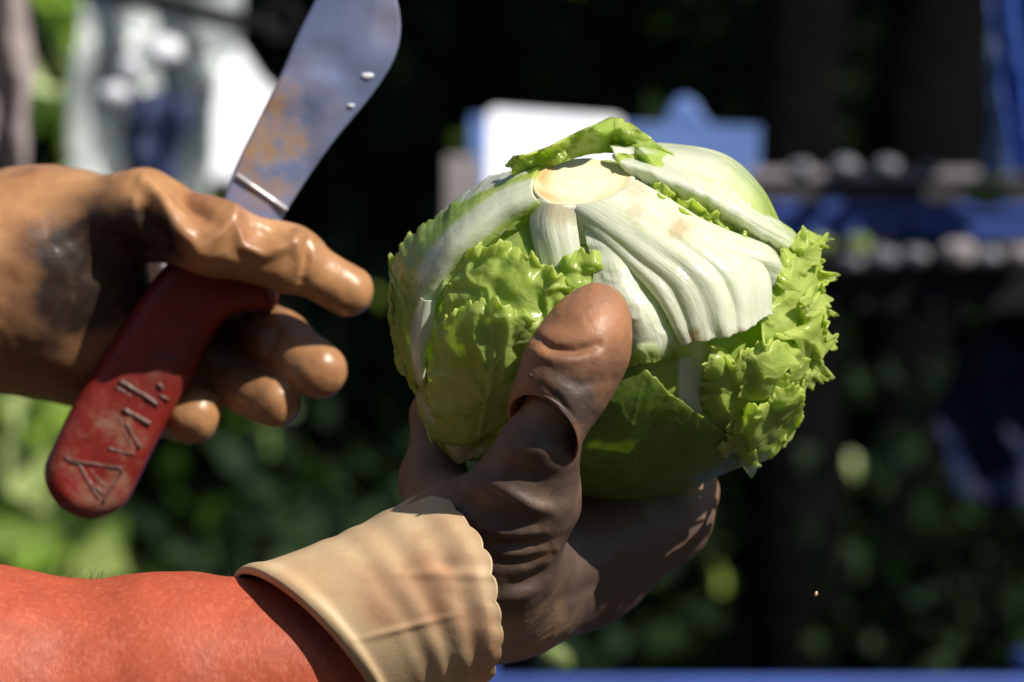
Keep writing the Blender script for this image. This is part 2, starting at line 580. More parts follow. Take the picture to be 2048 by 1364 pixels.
# ================================================================== SETTING
def foliage_mat(name, c1, c2, c3, rough=0.45, trans=0.3):
    m, nt, b, out = new_mat(name)
    g = N_(nt, "NewGeometry")
    col = ramp(nt, g.outputs['Random Per Island'], [(0.0, c1), (0.55, c2), (1.0, c3)])
    nt.links.new(col, b.inputs['Base Color'])
    b.inputs['Roughness'].default_value = rough
    b.inputs['Specular IOR Level'].default_value = 0.5 if rough < 0.55 else 0.22
    bump(nt, b, tex(nt, 90), 0.3, 0.002)
    leaf_out(nt, b, out, col, trans)
    return m
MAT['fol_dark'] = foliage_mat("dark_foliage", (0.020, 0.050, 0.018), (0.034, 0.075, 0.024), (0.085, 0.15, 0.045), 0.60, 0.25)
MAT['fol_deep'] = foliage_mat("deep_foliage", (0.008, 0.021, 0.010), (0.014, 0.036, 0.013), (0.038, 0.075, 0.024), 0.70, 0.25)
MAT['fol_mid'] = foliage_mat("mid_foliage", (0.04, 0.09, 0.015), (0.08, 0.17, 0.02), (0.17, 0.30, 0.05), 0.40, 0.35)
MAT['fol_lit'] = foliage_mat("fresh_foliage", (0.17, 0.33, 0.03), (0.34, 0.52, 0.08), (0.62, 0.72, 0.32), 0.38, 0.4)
MAT['bark'] = simple_mat("dark_bark", (0.003, 0.003, 0.003), (0.0015, 0.0015, 0.002), 20, 0.95, 0, 0.8, 40, 0.02, 0.08)
MAT['soil'] = simple_mat("soil", (0.05, 0.036, 0.024), (0.028, 0.022, 0.016), 3, 0.95, 0, 0.8, 12, 0.05)

# ground sheet
gn = 81
gx, gy = np.meshgrid(np.linspace(-1, 1, gn), np.linspace(-1, 1, gn))
gx = np.sign(gx) * np.abs(gx) ** 2.5 * 220; gy = np.sign(gy) * np.abs(gy) ** 2.5 * 220 + 4
gz = 0.03 * noise3(np.stack([gx * 1.3, gy * 1.3, gx * 0], -1)) - 0.02
ground = mesh("ground", np.stack([gx, gy, gz], -1).reshape(-1, 3), grid_faces(gn, gn), MAT['soil'])
tag(ground, kind='structure')

def leaf_cloud(pts, size, rng, squash=1.0, updir=0.3):
    """bent leaves: a 2 x 3 vertex strip each"""
    n = len(pts)
    d = rng.normal(size=(n, 3)); d[:, 2] += updir; d /= np.linalg.norm(d, axis=1, keepdims=True)
    s = np.cross(d, rng.normal(size=(n, 3))); s /= np.linalg.norm(s, axis=1, keepdims=True)
    up = np.cross(s, d)
    sz = size * rng.uniform(0.55, 1.35, n)[:, None]
    w = sz * 0.36
    base, mid, tip = pts, pts + d * sz * 0.5, pts + d * sz - up * sz * 0.22
    V = np.stack([base - s * w * 0.2, base + s * w * 0.2, mid - s * w + up * w * 0.3, mid, mid + s * w + up * w * 0.3, tip], 1)
    i = np.arange(n)[:, None] * 6
    F = np.concatenate([i + [0, 1, 3, 2], i + [1, 4, 3, 3], i + [2, 3, 5, 5], i + [3, 4, 5, 5]])
    tri = [(a, b, c) if c == e else (a, b, c, e) for a, b, c, e in F.tolist()]
    return V.reshape(-1, 3), tri

def crown_points(rng, c, r, n, clumps=14):
    cc = rng.normal(size=(clumps, 3)); cc /= np.linalg.norm(cc, axis=1, keepdims=True)
    cc = cc * rng.uniform(0.35, 0.85, (clumps, 1)) * np.array(r) + np.array(c)
    k = rng.randint(0, clumps, n)
    p = rng.normal(size=(n, 3)) * 0.5
    return cc[k] + p * np.array(r) * 0.36

def make_shrub(seed, h, r, n, size, mat, nstem=7):
    rng = np.random.RandomState(seed)
    root = empty("shrub")
    stems = []
    for k in range(nstem):
        a = rng.uniform(0, 6.28); q = rng.uniform(0.2, 0.8) * r
        t = np.linspace(0, 1, 6)[:, None]
        e = np.array([math.cos(a) * q, math.sin(a) * q, h * rng.uniform(0.6, 0.9)])
        p = t * e * np.array([1, 1, 1]) + np.sin(t * 3.1) * rng.normal(size=3) * 0.05 * r
        stems.append(tube_vf(p, np.linspace(0.022, 0.006, 6) * (0.6 + h / 3), 6))
    v, f = join(stems)
    mesh("stem", v, f, MAT['bark'], root)
    p = crown_points(rng, (0, 0, h * 0.53), (r, r * 0.8, h * 0.5), n, 22)
    p = p[p[:, 2] > 0.02]
    v, f = leaf_cloud(p, size, rng)
    o = mesh("foliage", v, f, mat, root, smooth=True)
    tag(o, kind='stuff')
    return root

def copy_tree(o, parent=None):
    c = o.copy(); COL.objects.link(c)
    if parent: c.parent = parent
    for ch in list(o.children): copy_tree(ch, c)
    return c

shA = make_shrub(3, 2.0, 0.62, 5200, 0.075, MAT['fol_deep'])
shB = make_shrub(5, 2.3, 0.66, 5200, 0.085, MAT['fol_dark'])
hedge_spots = [(-1.45, 4.6, 0), (-0.75, 4.6, 1), (-0.15, 4.4, 0), (0.45, 4.5, 0), (1.1, 4.3, 0), (1.75, 4.6, 1), (-2.2, 5.0, 0), (2.5, 4.8, 1)]
hedge_lab = ["dark leafy shrub far left in the background hedge",
             "dark leafy shrub behind the upright knife blade",
             "dark leafy shrub between the knife blade and the white carton",
             "dark leafy shrub rising behind the lettuce and the white carton",
             "dark leafy shrub behind the black tree trunks",
             "dark leafy shrub behind the blue tarpaulin at far right",
             "dark leafy shrub at the left end of the hedge",
             "dark leafy shrub at the right end of the hedge"]
used = set()
for i, (x, y, k) in enumerate(hedge_spots):
    src = (shA, shB)[k]
    o = src if k not in used else copy_tree(src)
    used.add(k)
    o.location = (x, y, 0)
    o.rotation_euler = (0, 0, i * 1.3)
    tag(o, hedge_lab[i], "shrub", "dark shrubs of the background hedge")
for i, (x, y, k) in enumerate([(0.52, 3.0, .60), (1.02, 2.95, .58), (1.5, 3.0, .6), (-0.12, 3.3, .56)]):
    o = copy_tree(shA); o.location = (x, y, 0); o.scale = (0.6, 0.5, k); o.rotation_euler = (0, 0, 2 + i * 1.7)
    tag(o, ["low dark shrub below the bench, left of the tarpaulin", "low dark shrub hidden behind the blue tarpaulin", "low dark shrub below the bench's right end",
            "low dark shrub behind the gap between knife handle and lettuce"][i], "shrub", "dark shrubs of the background hedge")
# farther, taller hedge closing the view
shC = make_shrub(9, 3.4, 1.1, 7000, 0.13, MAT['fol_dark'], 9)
for i, x in enumerate((-3.2, -1.7, -0.3, 1.2, 2.7, 4.2)):
    o = shC if i == 0 else copy_tree(shC)
    o.location = (x, 6.7 + 0.3 * (i % 2), 0); o.rotation_euler = (0, 0, i * 1.1)
    tag(o, "tall dark evergreen bush of the rear hedge " + ["at its far left end", "left of the knife blade", "behind the knife blade",
        "behind the lettuce", "behind the black trunks", "at its far right end"][i], "bush", "tall evergreen bushes of the rear hedge")

# unseen bushes added behind and beside the camera to block low sky light
for i, (x, y) in enumerate([(-3.4, -5.2), (-1.7, -5.6), (0.0, -5.3), (1.7, -5.7), (3.4, -5.3), (-4.6, -3.2), (-5.0, -0.8), (-4.8, 1.8), (5.4, 0.6), (5.2, 3.4), (5.3, -2.0)]):
    o = copy_tree(shC); o.location = (x, y, 0); o.rotation_euler = (0, 0, i * 0.9); o.scale = (1.15, 1.15, 0.8)
    tag(o, "tall dark bush added to block low sky light " + ["far left behind the lens", "left behind the lens", "straight behind the lens", "right behind the lens", "far right behind the lens",
        "left of and behind the lens", "straight left of the lens", "left of the plants", "right of the bench", "far right of the tree trunks", "right of the lens"][i] + ", unseen", "bush", "tall bushes added out of the picture to block sky light")

# fresh sunlit plants low on the left
def make_plant(seed, h, r, n, size, mat):
    rng = np.random.RandomState(seed)
    root = empty("leafy_plant")
    t = np.linspace(0, 1, 8)[:, None]
    st = [tube_vf(t * np.array([math.cos(a) * r * .5, math.sin(a) * r * .5, h * .85]), np.linspace(0.012, 0.004, 8), 6) for a in rng.uniform(0, 6.28, 5)]
    v, f = join(st); mesh("stem", v, f, MAT['bark'], root)
    p = crown_points(rng, (0, 0, h * 0.5), (r, r, h * 0.5), n, 16); p = p[p[:, 2] > 0.02]
    v, f = leaf_cloud(p, size, rng, updir=0.8)
    tag(mesh("foliage", v, f, mat, root), kind='stuff')
    return root
for (x, y, h, r, n, s, m, lab) in [
        (-0.62, 2.75, 1.30, 0.22, 620, 0.10, 'fol_lit', "bright green leafy plant below the left wrist"),
        (-0.42, 2.9, 1.18, 0.14, 200, 0.06, 'fol_mid', "green plant right of the knife handle's butt"),
        (-0.43, 2.2, 1.27, 0.11, 260, 0.085, 'fol_lit', "nearest bright green plant at the lower left edge"),
        (-0.80, 3.2, 1.30, 0.26, 560, 0.11, 'fol_lit', "pale green plant at the far left above the forearm"),
        (-0.56, 3.4, 1.72, 0.20, 420, 0.07, 'fol_lit', "tall pale green plant between the taupe garment and the grey sack"),
        (-0.27, 3.6, 1.62, 0.20, 200, 0.05, 'fol_mid', "dim green plant behind the leaning white board"),
        (0.18, 3.7, 1.80, 0.34, 130, 0.045, 'fol_lit', "airy green plant rising above the white board behind the lettuce")]:
    o = make_plant(int(h * 100), h, r, n, s, MAT[m]); o.location = (x, y, 0)
    tag(o, lab, "plant", "leafy plants in front of the hedge")

# dark trunks right of the lettuce; unseen crowns added to shade the hedge
def make_tree(x, y, r0, lean, seed, cr, cz, n, label):
    rng = np.random.RandomState(seed)
    root = empty("tree", (x, y, 0))
    t = np.linspace(0, 1, 14)[:, None]
    H = 3.4
    lc = lambda q: np.maximum(q - 0.5, 0) * 2
    p = np.array([x, y, 0]) + t * np.array([0, 0.1, H]) + lc(t) ** 1.3 * np.array([lean, 0, 0]) + 0.03 * np.sin(t * 7 + seed) * np.array([1, 1, 0])
    v, f = tube_vf(p, np.linspace(r0 * 1.15, r0 * 0.55, 14), 20)
    nn = noise3(v * np.array([22, 22, 3])) * 0.008
    v = v + (v - np.array([x, y, 0])) * np.array([1, 1, 0]) * nn[:, None] * 8
    tr = mesh("trunk", v, f, MAT['bark'], root)
    br = []
    for k in range(9):
        a = k * 0.7 + rng.uniform(0, .4); z0 = H * rng.uniform(0.62, 0.98)
        s = np.array([x + lean * max(z0 / H - .5, 0) ** 1.3 * 2 ** 1.3, y + 0.1 * z0 / H, z0])
        e = s + np.array([math.cos(a) * cr * .7, math.sin(a) * cr * .7, rng.uniform(0.3, 1.1)])
        tt = np.linspace(0, 1, 6)[:, None]
        br.append(tube_vf(s + tt * (e - s) + np.sin(tt * 3.1) * np.array([0, 0, 0.12]), np.linspace(r0 * 0.4, 0.012, 6), 8))
    v, f = join(br); mesh("branch", v, f, MAT['bark'], root)
    p = crown_points(rng, (x + lean, y, cz), (cr, cr * 0.9, 0.75), n, 26)
    v, f = leaf_cloud(p, 0.15, rng)
    tag(mesh("shade_crown", v, f, MAT['fol_dark'], root), kind='stuff')
    tag(root, label, "tree", "dark trees behind the crates")
    return root
make_tree(W(1632, 0, 3.5)[0], 3.5, 0.060, 0.9, 21, 1.35, 3.7, 3600, "black tree trunk just right of the blue carton, nearer the lettuce")
make_tree(W(1860, 0, 3.6)[0], 3.6, 0.078, 1.1, 22, 1.4, 3.9, 3600, "black tree trunk beside the hanging blue sheet")

# ================================================================== BACKGROUND OBJECTS
MAT['white'] = simple_mat("white_board", (0.86, 0.87, 0.94), (0.74, 0.76, 0.86), 30, 0.6, 0, 0.2, 80, 0.002)
MAT['blue_card'] = simple_mat("blue_board", (0.13, 0.23, 0.56), (0.10, 0.18, 0.45), 12, 0.5)
MAT['blue_plastic'] = simple_mat("blue_plastic", (0.055, 0.11, 0.42), (0.04, 0.08, 0.30), 12, 0.4)
MAT['navy'] = simple_mat("navy_plastic", (0.03, 0.05, 0.13), (0.02, 0.03, 0.09), 12, 0.6)
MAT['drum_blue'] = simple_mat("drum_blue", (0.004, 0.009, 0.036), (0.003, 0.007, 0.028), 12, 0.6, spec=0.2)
MAT['blue_sheet'] = simple_mat("blue_sheet", (0.025, 0.07, 0.40), (0.03, 0.09, 0.24), 5, 0.5)
MAT['teal_sheet'] = simple_mat("faded_blue_sheet", (0.09, 0.15, 0.28), (0.06, 0.11, 0.22), 5, 0.5)
MAT['grey_wrap'] = simple_mat("grey_wrap", (0.40, 0.45, 0.46), (0.24, 0.28, 0.29), 9, 0.22, 0, 0.6, 25, 0.02, 0.9)
MAT['taupe'] = simple_mat("taupe_cloth", (0.34, 0.29, 0.28), (0.24, 0.20, 0.20), 14, 0.9, 0, 0.5, 200, 0.001)
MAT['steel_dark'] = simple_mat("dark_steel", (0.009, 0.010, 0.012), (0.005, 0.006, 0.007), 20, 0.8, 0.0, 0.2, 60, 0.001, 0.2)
MAT['grey_card'] = simple_mat("grey_board", (0.30, 0.27, 0.28), (0.22, 0.20, 0.22), 14, 0.7)
MAT['brown_wood'] = simple_mat("brown_slat", (0.055, 0.05, 0.055), (0.035, 0.033, 0.036), 14, 0.8)
MAT['head_pale'] = simple_mat("pale_head", (0.17, 0.18, 0.21), (0.10, 0.11, 0.14), 30, 0.5)
MAT['head_green'] = simple_mat("green_head", (0.18, 0.25, 0.06), (0.11, 0.16, 0.04), 30, 0.5)

def carton(name, x0, x1, y0, y1, dep, depth, mat, label, cat, slant=0, flap=0.0, group=None, lidmat=None):
    """open-top carton of four walls and a base between photo pixels, walls 4 mm thick"""
    a, b = W(x0, y1, dep), W(x1, y0, dep)
    w, h = b[0] - a[0], b[2] - a[2]
    root = empty(name, ((a[0] + b[0]) / 2, dep + depth / 2, a[2]))
    cx, cy = root.location.x, root.location.y
    t = 0.004
    root.rotation_euler = (0, slant, 0)
    def pt(nm, c, s, m=None):
        v, f = box_vf(c, s)
        bevel(mesh(nm, v + np.array([cx, cy, a[2]]), f, m or mat, root, smooth=False), 0.001)
    pt("front_panel", (0, -depth / 2, h / 2), (w, t, h))
    pt("rear_panel", (0, depth / 2, h / 2), (w, t, h))
    pt("side_panel", (-w / 2 + t / 2, 0, h / 2 - 0.001), (t, depth - t - 0.002, h - 0.004))
    pt("side_panel", (w / 2 - t / 2, 0, h / 2 - 0.001), (t, depth - t - 0.002, h - 0.004))
    pt("base", (0, 0, t / 2 + 0.002), (w - 2 * t - 0.002, depth - t - 0.002, t))
    if flap:
        pt("rim", (0, -depth / 2 - 0.004, h - 0.004), (w + 0.006, t, 0.008), lidmat)
    tag(root, label, cat, group)
    return root

DT = 1.75      # depth of the packing bench behind the focus plane
# packing bench: dark frame, legs, boards
bx0, bx1 = W(880, 0, DT)[0], 1.25
def bench():
    zt, zb = W(0, 553, DT)[2], W(0, 622, DT)[2]
    root = empty("packing_bench", ((bx0 + bx1) / 2, DT + 0.2, 0))
    def pt(nm, c, s, m=MAT['steel_dark']):
        v, f = box_vf(c, s); bevel(mesh(nm, v, f, m, root, smooth=False), 0.002)
    pt("beam", ((bx0 + bx1) / 2, DT + 0.01, (zt + zb) / 2), (bx1 - bx0, 0.03, zt - zb))
    pt("beam", ((bx0 + bx1) / 2, DT + 0.50, (zt + zb) / 2), (bx1 - bx0, 0.03, zt - zb))
    n = 5
    for k in range(n):
        pt("board", ((bx0 + bx1) / 2, DT + 0.06 + k * 0.095, zt + 0.006), (bx1 - bx0 - 0.01, 0.088, 0.012), MAT['brown_wood'])
    for x in (bx0 + 0.05, bx1 - 0.05):
        for y in (DT + 0.03, DT + 0.48):
            pt("leg", (x, y + 0.02, zb / 2 + 0.0), (0.045, 0.045, zb - 0.002))
    tag(root, "dark steel packing bench with a long beam right of the lettuce", "bench")
    return zt + 0.012
zt = bench()

def tray(px0, px1, pyt, pyb, dep, depth, label, mat=MAT['blue_plastic']):
    return carton("tray", px0, px1, pyt, pyb, dep, depth, mat, label, "tray", 0, 1, "blue trays stacked on the packing bench")
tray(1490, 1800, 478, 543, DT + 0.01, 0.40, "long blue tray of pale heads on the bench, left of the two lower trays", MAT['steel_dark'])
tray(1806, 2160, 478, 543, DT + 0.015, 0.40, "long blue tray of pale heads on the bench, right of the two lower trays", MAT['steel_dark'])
tray(1480, 1815, 405, 472, DT + 0.03, 0.38, "bright blue upper tray behind the lettuce's right edge")
tray(1821, 2170, 408, 473, DT + 0.03, 0.38, "bright blue upper tray at the right edge of the picture")
carton("wooden_crate", 1500, 2170, 338, 402, DT + 0.045, 0.34, MAT['brown_wood'], "brown slatted crate on top of the blue trays", "crate", 0, 1, None, MAT['grey_card'])

def bundle(px, py, r_px, dep, mat, label, group):
    rng = np.random.RandomState(int(px + py))
    c = W(px, py, dep); r = L(r_px, dep)
    nu, nv = 28, 18
    th = np.linspace(0, 2 * np.pi, nu, endpoint=False); ph = np.linspace(0.02, np.pi - 0.02, nv)
    T, P = np.meshgrid(th, ph)
    d = np.stack([np.cos(T) * np.sin(P), np.sin(T) * np.sin(P), np.cos(P)], -1)
    rr = r * (1 + 0.13 * fbm(d * 2.2 + px, 3) + 0.06 * np.sin(T * 5 + P * 3))
    v = (c + d * rr[..., None] * np.array([1.15, 1, 0.85])).reshape(-1, 3)
    o = mesh("packed_vegetable" if mat is not MAT['white'] or py > 300 else "white_glint", v, grid_faces(nu, nv, True), mat, None, loc=c)
    tag(o, label, "lettuce", group)
g1 = "pale heads lying in the lower trays"
for i, (x, y, r, m) in enumerate([(1560, 508, 27, 0), (1700, 520, 26, 0), (1765, 515, 30, 0), (1830, 512, 26, 0), (1915, 505, 36, 2), (1975, 512, 28, 0), (2035, 505, 34, 2), (1640, 488, 24, 1), (1715, 490, 27, 1)]):
    bundle(x, y + 2, r * 0.9, DT - 0.02, (MAT['head_pale'], MAT['head_green'], MAT['grey_card'])[m],
         ["pale head at the left end of the lower tray", "pale head under the yellow-green ones in the lower tray", "pale head right of the green ones in the lower tray",
          "small pale head midway along the lower trays", "large whitish head in the right lower tray", "pale head between two whitish ones",
          "large whitish head nearest the picture's right edge", "small yellow-green head beside the lettuce's frilly edge", "yellow-green head right of the smaller green one"][i], g1)
g2 = "grey bundles on top of the wooden crate"
for i, (x, y, r, m) in enumerate([(1600, 338, 20, 0), (1690, 336, 24, 0), (1775, 335, 22, 0), (1860, 340, 16, 0), (1975, 385, 38, 1)]):
    bundle(x, y, r, DT + (0.0 if i < 4 else 0.0), (MAT['head_pale'], MAT['head_green'])[m],
         ["small grey head at left on the wooden crate", "larger grey head on the wooden crate", "grey head third from left on the wooden crate",
          "smallest grey head on the wooden crate", "olive head in front of the crate's right end"][i], g2)

# cartons behind the lettuce

carton("grey_carton", 890, 960, 312, 550, DT + 0.02, 0.12, MAT['grey_card'], "small grey carton left of the white carton", "carton")
carton("pale_blue_carton", 940, 975, 232, 550, DT + 0.19, 0.10, MAT['blue_card'], "narrow pale blue carton peeking out left of the white one", "carton")
carton("blue_carton", 1240, 1512, 250, 560, DT + 0.06, 0.16, MAT['blue_card'], "blue carton behind the lettuce's top right", "carton", R(1.5))
# folded blue bag on the blue carton
def peak():
    a = [(1322, 252), (1335, 225), (1352, 196), (1372, 190), (1392, 204), (1405, 228), (1425, 252)]
    n = len(a); dep = DT + 0.10
    fr = np.array([W(x, y, dep) for x, y in a]); bk = fr + np.array([0, 0.05, 0]); bk[:, 2] -= 0.002
    v = np.concatenate([fr, bk]); f = [tuple(range(n))[::-1], tuple(range(n, 2 * n))] + [(i, (i + 1) % n, n + (i + 1) % n, n + i) for i in range(n)]
    o = mesh("folded_bag", v, f, MAT['blue_card'], None, smooth=False, loc=fr[0])
    bevel(o, 0.004, 3); tag(o, "peaked blue folded bag on top of the blue carton", "bag")
peak()

def drape(name, poly, dep, mat, label, cat, amp=0.012, parent_kind=None, seed=0, folds=5):
    """hanging sheet: control rows in photo pixels, folds in depth"""
    D = catmull(np.array(poly, dtype=float), 60, 70)
    P = W(D[..., 0], D[..., 1], dep)
    s, t = np.meshgrid(np.linspace(0, 1, 60), np.linspace(0, 1, 70))
    P[..., 1] += amp * (np.sin(s * folds * 6.28 + 1.5 * np.sin(t * 3 + seed)) + 0.7 * fbm(np.stack([s * 5, t * 5, s * 0 + seed], -1), 3))
    P[..., 0] += amp * 0.5 * fbm(np.stack([s * 4, t * 4, s * 0 + seed + 9], -1), 2)
    o = mesh(name, P.reshape(-1, 3), grid_faces(60, 70), mat, None, loc=P[-1, 30])
    solidify(o, 0.002)
    tag(o, label, cat)
    return o
drape("blue_sheet", [[(1968, -260), (2090, -260), (2220, -260)], [(1965, 10), (2080, 30), (2220, 20)], [(1995, 170), (2090, 190), (2220, 180)], [(2022, 340), (2100, 350), (2220, 340)]],
      DT - 0.25, MAT['blue_sheet'], "bright blue plastic sheet hanging at the top right edge", "sheet", 0.010, seed=3, folds=4)
drape("faded_sheet", [[(1990, -200), (2090, -200), (2220, -200)], [(1992, 40), (2080, 60), (2200, 60)], [(1978, 200), (2080, 200), (2200, 200)], [(1975, 350), (2080, 352), (2200, 350)]],
      DT - 0.05, MAT['teal_sheet'], "dull blue-grey sheet hanging behind the bright blue one", "sheet", 0.008, seed=5, folds=3)

# dark blue tarpaulin hanging in the bench's shade
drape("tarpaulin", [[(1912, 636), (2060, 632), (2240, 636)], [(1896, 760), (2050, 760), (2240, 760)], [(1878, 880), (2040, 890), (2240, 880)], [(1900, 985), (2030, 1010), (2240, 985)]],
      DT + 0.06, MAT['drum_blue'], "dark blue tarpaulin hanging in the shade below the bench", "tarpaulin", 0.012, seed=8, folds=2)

# blue crate rim along the bottom edge
def blue_crate():
    dep = 1.1
    a, b = W(960, 1350, dep), W(2200, 1340, dep)
    x0, x1 = a[0], b[0]
    zt = a[2]
    root = empty("long_crate", ((x0 + x1) / 2, dep + .2, 0.0))
    def pt(nm, c, s, m=MAT['blue_plastic']):
        v, f = box_vf(c, s); bevel(mesh(nm, v, f, m, root, smooth=False), 0.003)
    hh = 0.30
    pt("front_panel", ((x0 + x1) / 2, dep, zt - hh / 2), (x1 - x0, 0.008, hh))
    pt("rear_panel", ((x0 + x1) / 2, dep + .38, zt - hh / 2 - 0.03), (x1 - x0, 0.008, hh - 0.01))
    pt("side_panel", (x0 + .004, dep + .19, zt - hh / 2 - 0.005), (0.008, 0.37, hh - 0.012))
    pt("side_panel", (x1 - .004, dep + .19, zt - hh / 2 - 0.005), (0.008, 0.37, hh - 0.012))
    pt("base", ((x0 + x1) / 2, dep + .19, zt - hh + 0.004), (x1 - x0 - 0.02, 0.37, 0.008))
    for k in range(2):
        for y in (dep + .03, dep + .35):
            pt("leg", ((x0 + .04, x1 - .04)[k], y, (zt - hh) / 2), (0.03, 0.03, zt - hh - 0.002), MAT['steel_dark'])
    tag(root, "long blue crate whose rim runs along the bottom edge", "crate")
    return zt
blue_crate()
g = W(1110, 1312, 1.13)
th = np.linspace(0, 1, 12)
v = np.concatenate([W(1078 + 62 * t, 1292 + 40 * t, 1.13 - 0.004) + 0 * g for t in th]).reshape(-1, 3)
v, f = tube_vf(v, L(24, 1.1) * np.sin(np.pi * (0.08 + 0.84 * th)) ** 0.6, 12)
o = mesh("leaf_scrap", v, f, MAT['head_green'], None, loc=g)
tag(o, "curled yellow-green leaf scrap lying on the rim of the long blue crate", "leaf")

# left background: sack, white sheets, cloth, bars
drape("taupe_cloth", [[(-160, -160), (-40, -160), (40, -160)], [(-160, 40), (-40, 40), (62, 90)], [(-160, 200), (-30, 200), (66, 200)], [(-160, 420), (-40, 420), (45, 420)]],
      1.35, MAT['taupe'], "taupe cloth garment hanging at the top left edge", "garment", 0.010, seed=1, folds=2)
drape("clear_sack", [[(120, -140), (230, -140), (330, -140), (470, -130)], [(150, 20), (250, 20), (340, 20), (470, 60)], [(130, 200), (230, 190), (330, 170), (430, 190)], [(150, 420), (230, 420), (320, 430), (400, 440)]],
      2.1, MAT['grey_wrap'], "crumpled grey plastic sack with bright glints left of the blade", "sack", 0.012, seed=2, folds=2)
drape("navy_bag", [[(270, 190), (320, 180), (370, 185)], [(250, 260), (320, 250), (385, 245)], [(255, 330), (320, 330), (350, 330)], [(270, 400), (320, 410), (340, 400)]],
      1.95, MAT['navy'], "small dark navy bag in front of the grey sack", "bag", 0.008, seed=6, folds=2)
def solid_poly(name, a, dep, th, mat, label, cat, bev=0.004, lean=0.0):
    n = len(a)
    yb = max(q[1] for q in a)      # a leaning board's top lies farther back
    fr = np.array([W(x, y, dep + lean * (yb - y) / PXM * (FOCUS + dep)) for x, y in a]); bk = fr + np.array([0, th, -th * lean * 0.5])
    v = np.concatenate([fr, bk]); f = [tuple(range(n))[::-1], tuple(range(n, 2 * n))] + [(i, (i + 1) % n, n + (i + 1) % n, n + i) for i in range(n)]
    o = mesh(name, v, f, mat, None, smooth=False, loc=fr.mean(0)); bevel(o, bev, 3)
    tag(o, label, cat); return o
solid_poly("white_board", [(452, 78), (478, 84), (520, 150), (560, 190), (600, 150), (560, 330), (520, 358), (330, 352), (380, 250), (420, 150)], 2.50, 0.02, MAT['white'],
           "sunlit white board leaning just left of the knife blade", "board", 0.006, 1.3)
solid_poly("white_carton", [(966, 560), (966, 250), (972, 222), (990, 213), (1236, 231), (1243, 240), (1243, 560)], DT + 0.12, 0.03, MAT['white'],
           "bright white carton lid leaning behind the lettuce's left side", "carton", 0.006, 1.3)
for i, (x, y, r_, lab) in enumerate([(325, 102, 34, "large white lump standing in for a glint on the grey sack"), (265, 135, 24, "middle white lump standing in for a glint on the grey sack"), (228, 188, 26, "lowest white lump standing in for a glint on the grey sack")]):
    bundle(x, y, r_, 1.98, MAT['white'], lab, "white lumps standing in for glints on the grey sack")  # white lumps stand in for highlights on the sack's plastic
# dark bars
for i, (p0, p1, r_, lab) in enumerate([((20, -60), (110, 160), 16, "dark steel bar slanting down at the top left"),
                                      ((150, -30), (560, 60), 18, "dark steel bar running across above the grey sack")]):
    a, b = W(*p0, 1.5), W(*p1, 1.6)
    e = (b - a); pts = a - e * (0.8 if i == 0 else 0.5) + np.linspace(0, 1, 6)[:, None] * e * (1.8 if i == 0 else 1.5)
    v, f = tube_vf(pts, L(r_, 1.55), 14)
    tag(mesh("steel_bar", v, f, MAT['steel_dark'], None, loc=pts[0]), lab, "bar", "dark steel bars above the sack")
th = np.linspace(0, 2 * np.pi, 40)
v, f = tube_vf(W(562 + 34 * np.cos(th), 44 + 38 * np.sin(th), 1.56), L(9, 1.5), 10, caps=False)
tag(mesh("steel_ring", v, f, MAT['steel_dark'], None, loc=W(562, 44, 1.56)), "dark round steel ring behind the blade's left edge", "ring")

# ================================================================== LETTUCE
LC = (1213, 648, 0.046)          # centre: pixel, pixel, depth
LR = (412, 348, 0.064)
def ellmap(px, py, h, back=False, ddep=0.0):
    """pixel + height (mm) above the head's ellipsoid -> world"""
    k = 1 + h / 68.0
    a, c, b = LR[0] * k, LR[1] * k, LR[2] * k
    q = ((px - LC[0]) / a) ** 2 + ((py - LC[1]) / c) ** 2
    s = np.where(q < 0.92, np.sqrt(np.maximum(1 - q, 1e-6)), np.sqrt(0.08) * np.maximum(1 - (q - 0.92) / 0.16, -0.6))
    dep = LC[2] + (b * s if back else -b * s) + ddep
    return W(px, py, dep)

lettuce = empty("lettuce", tuple(W(LC[0], LC[1], LC[2])))
tag(lettuce, "pale green iceberg lettuce held stem up in the brown glove", "lettuce")

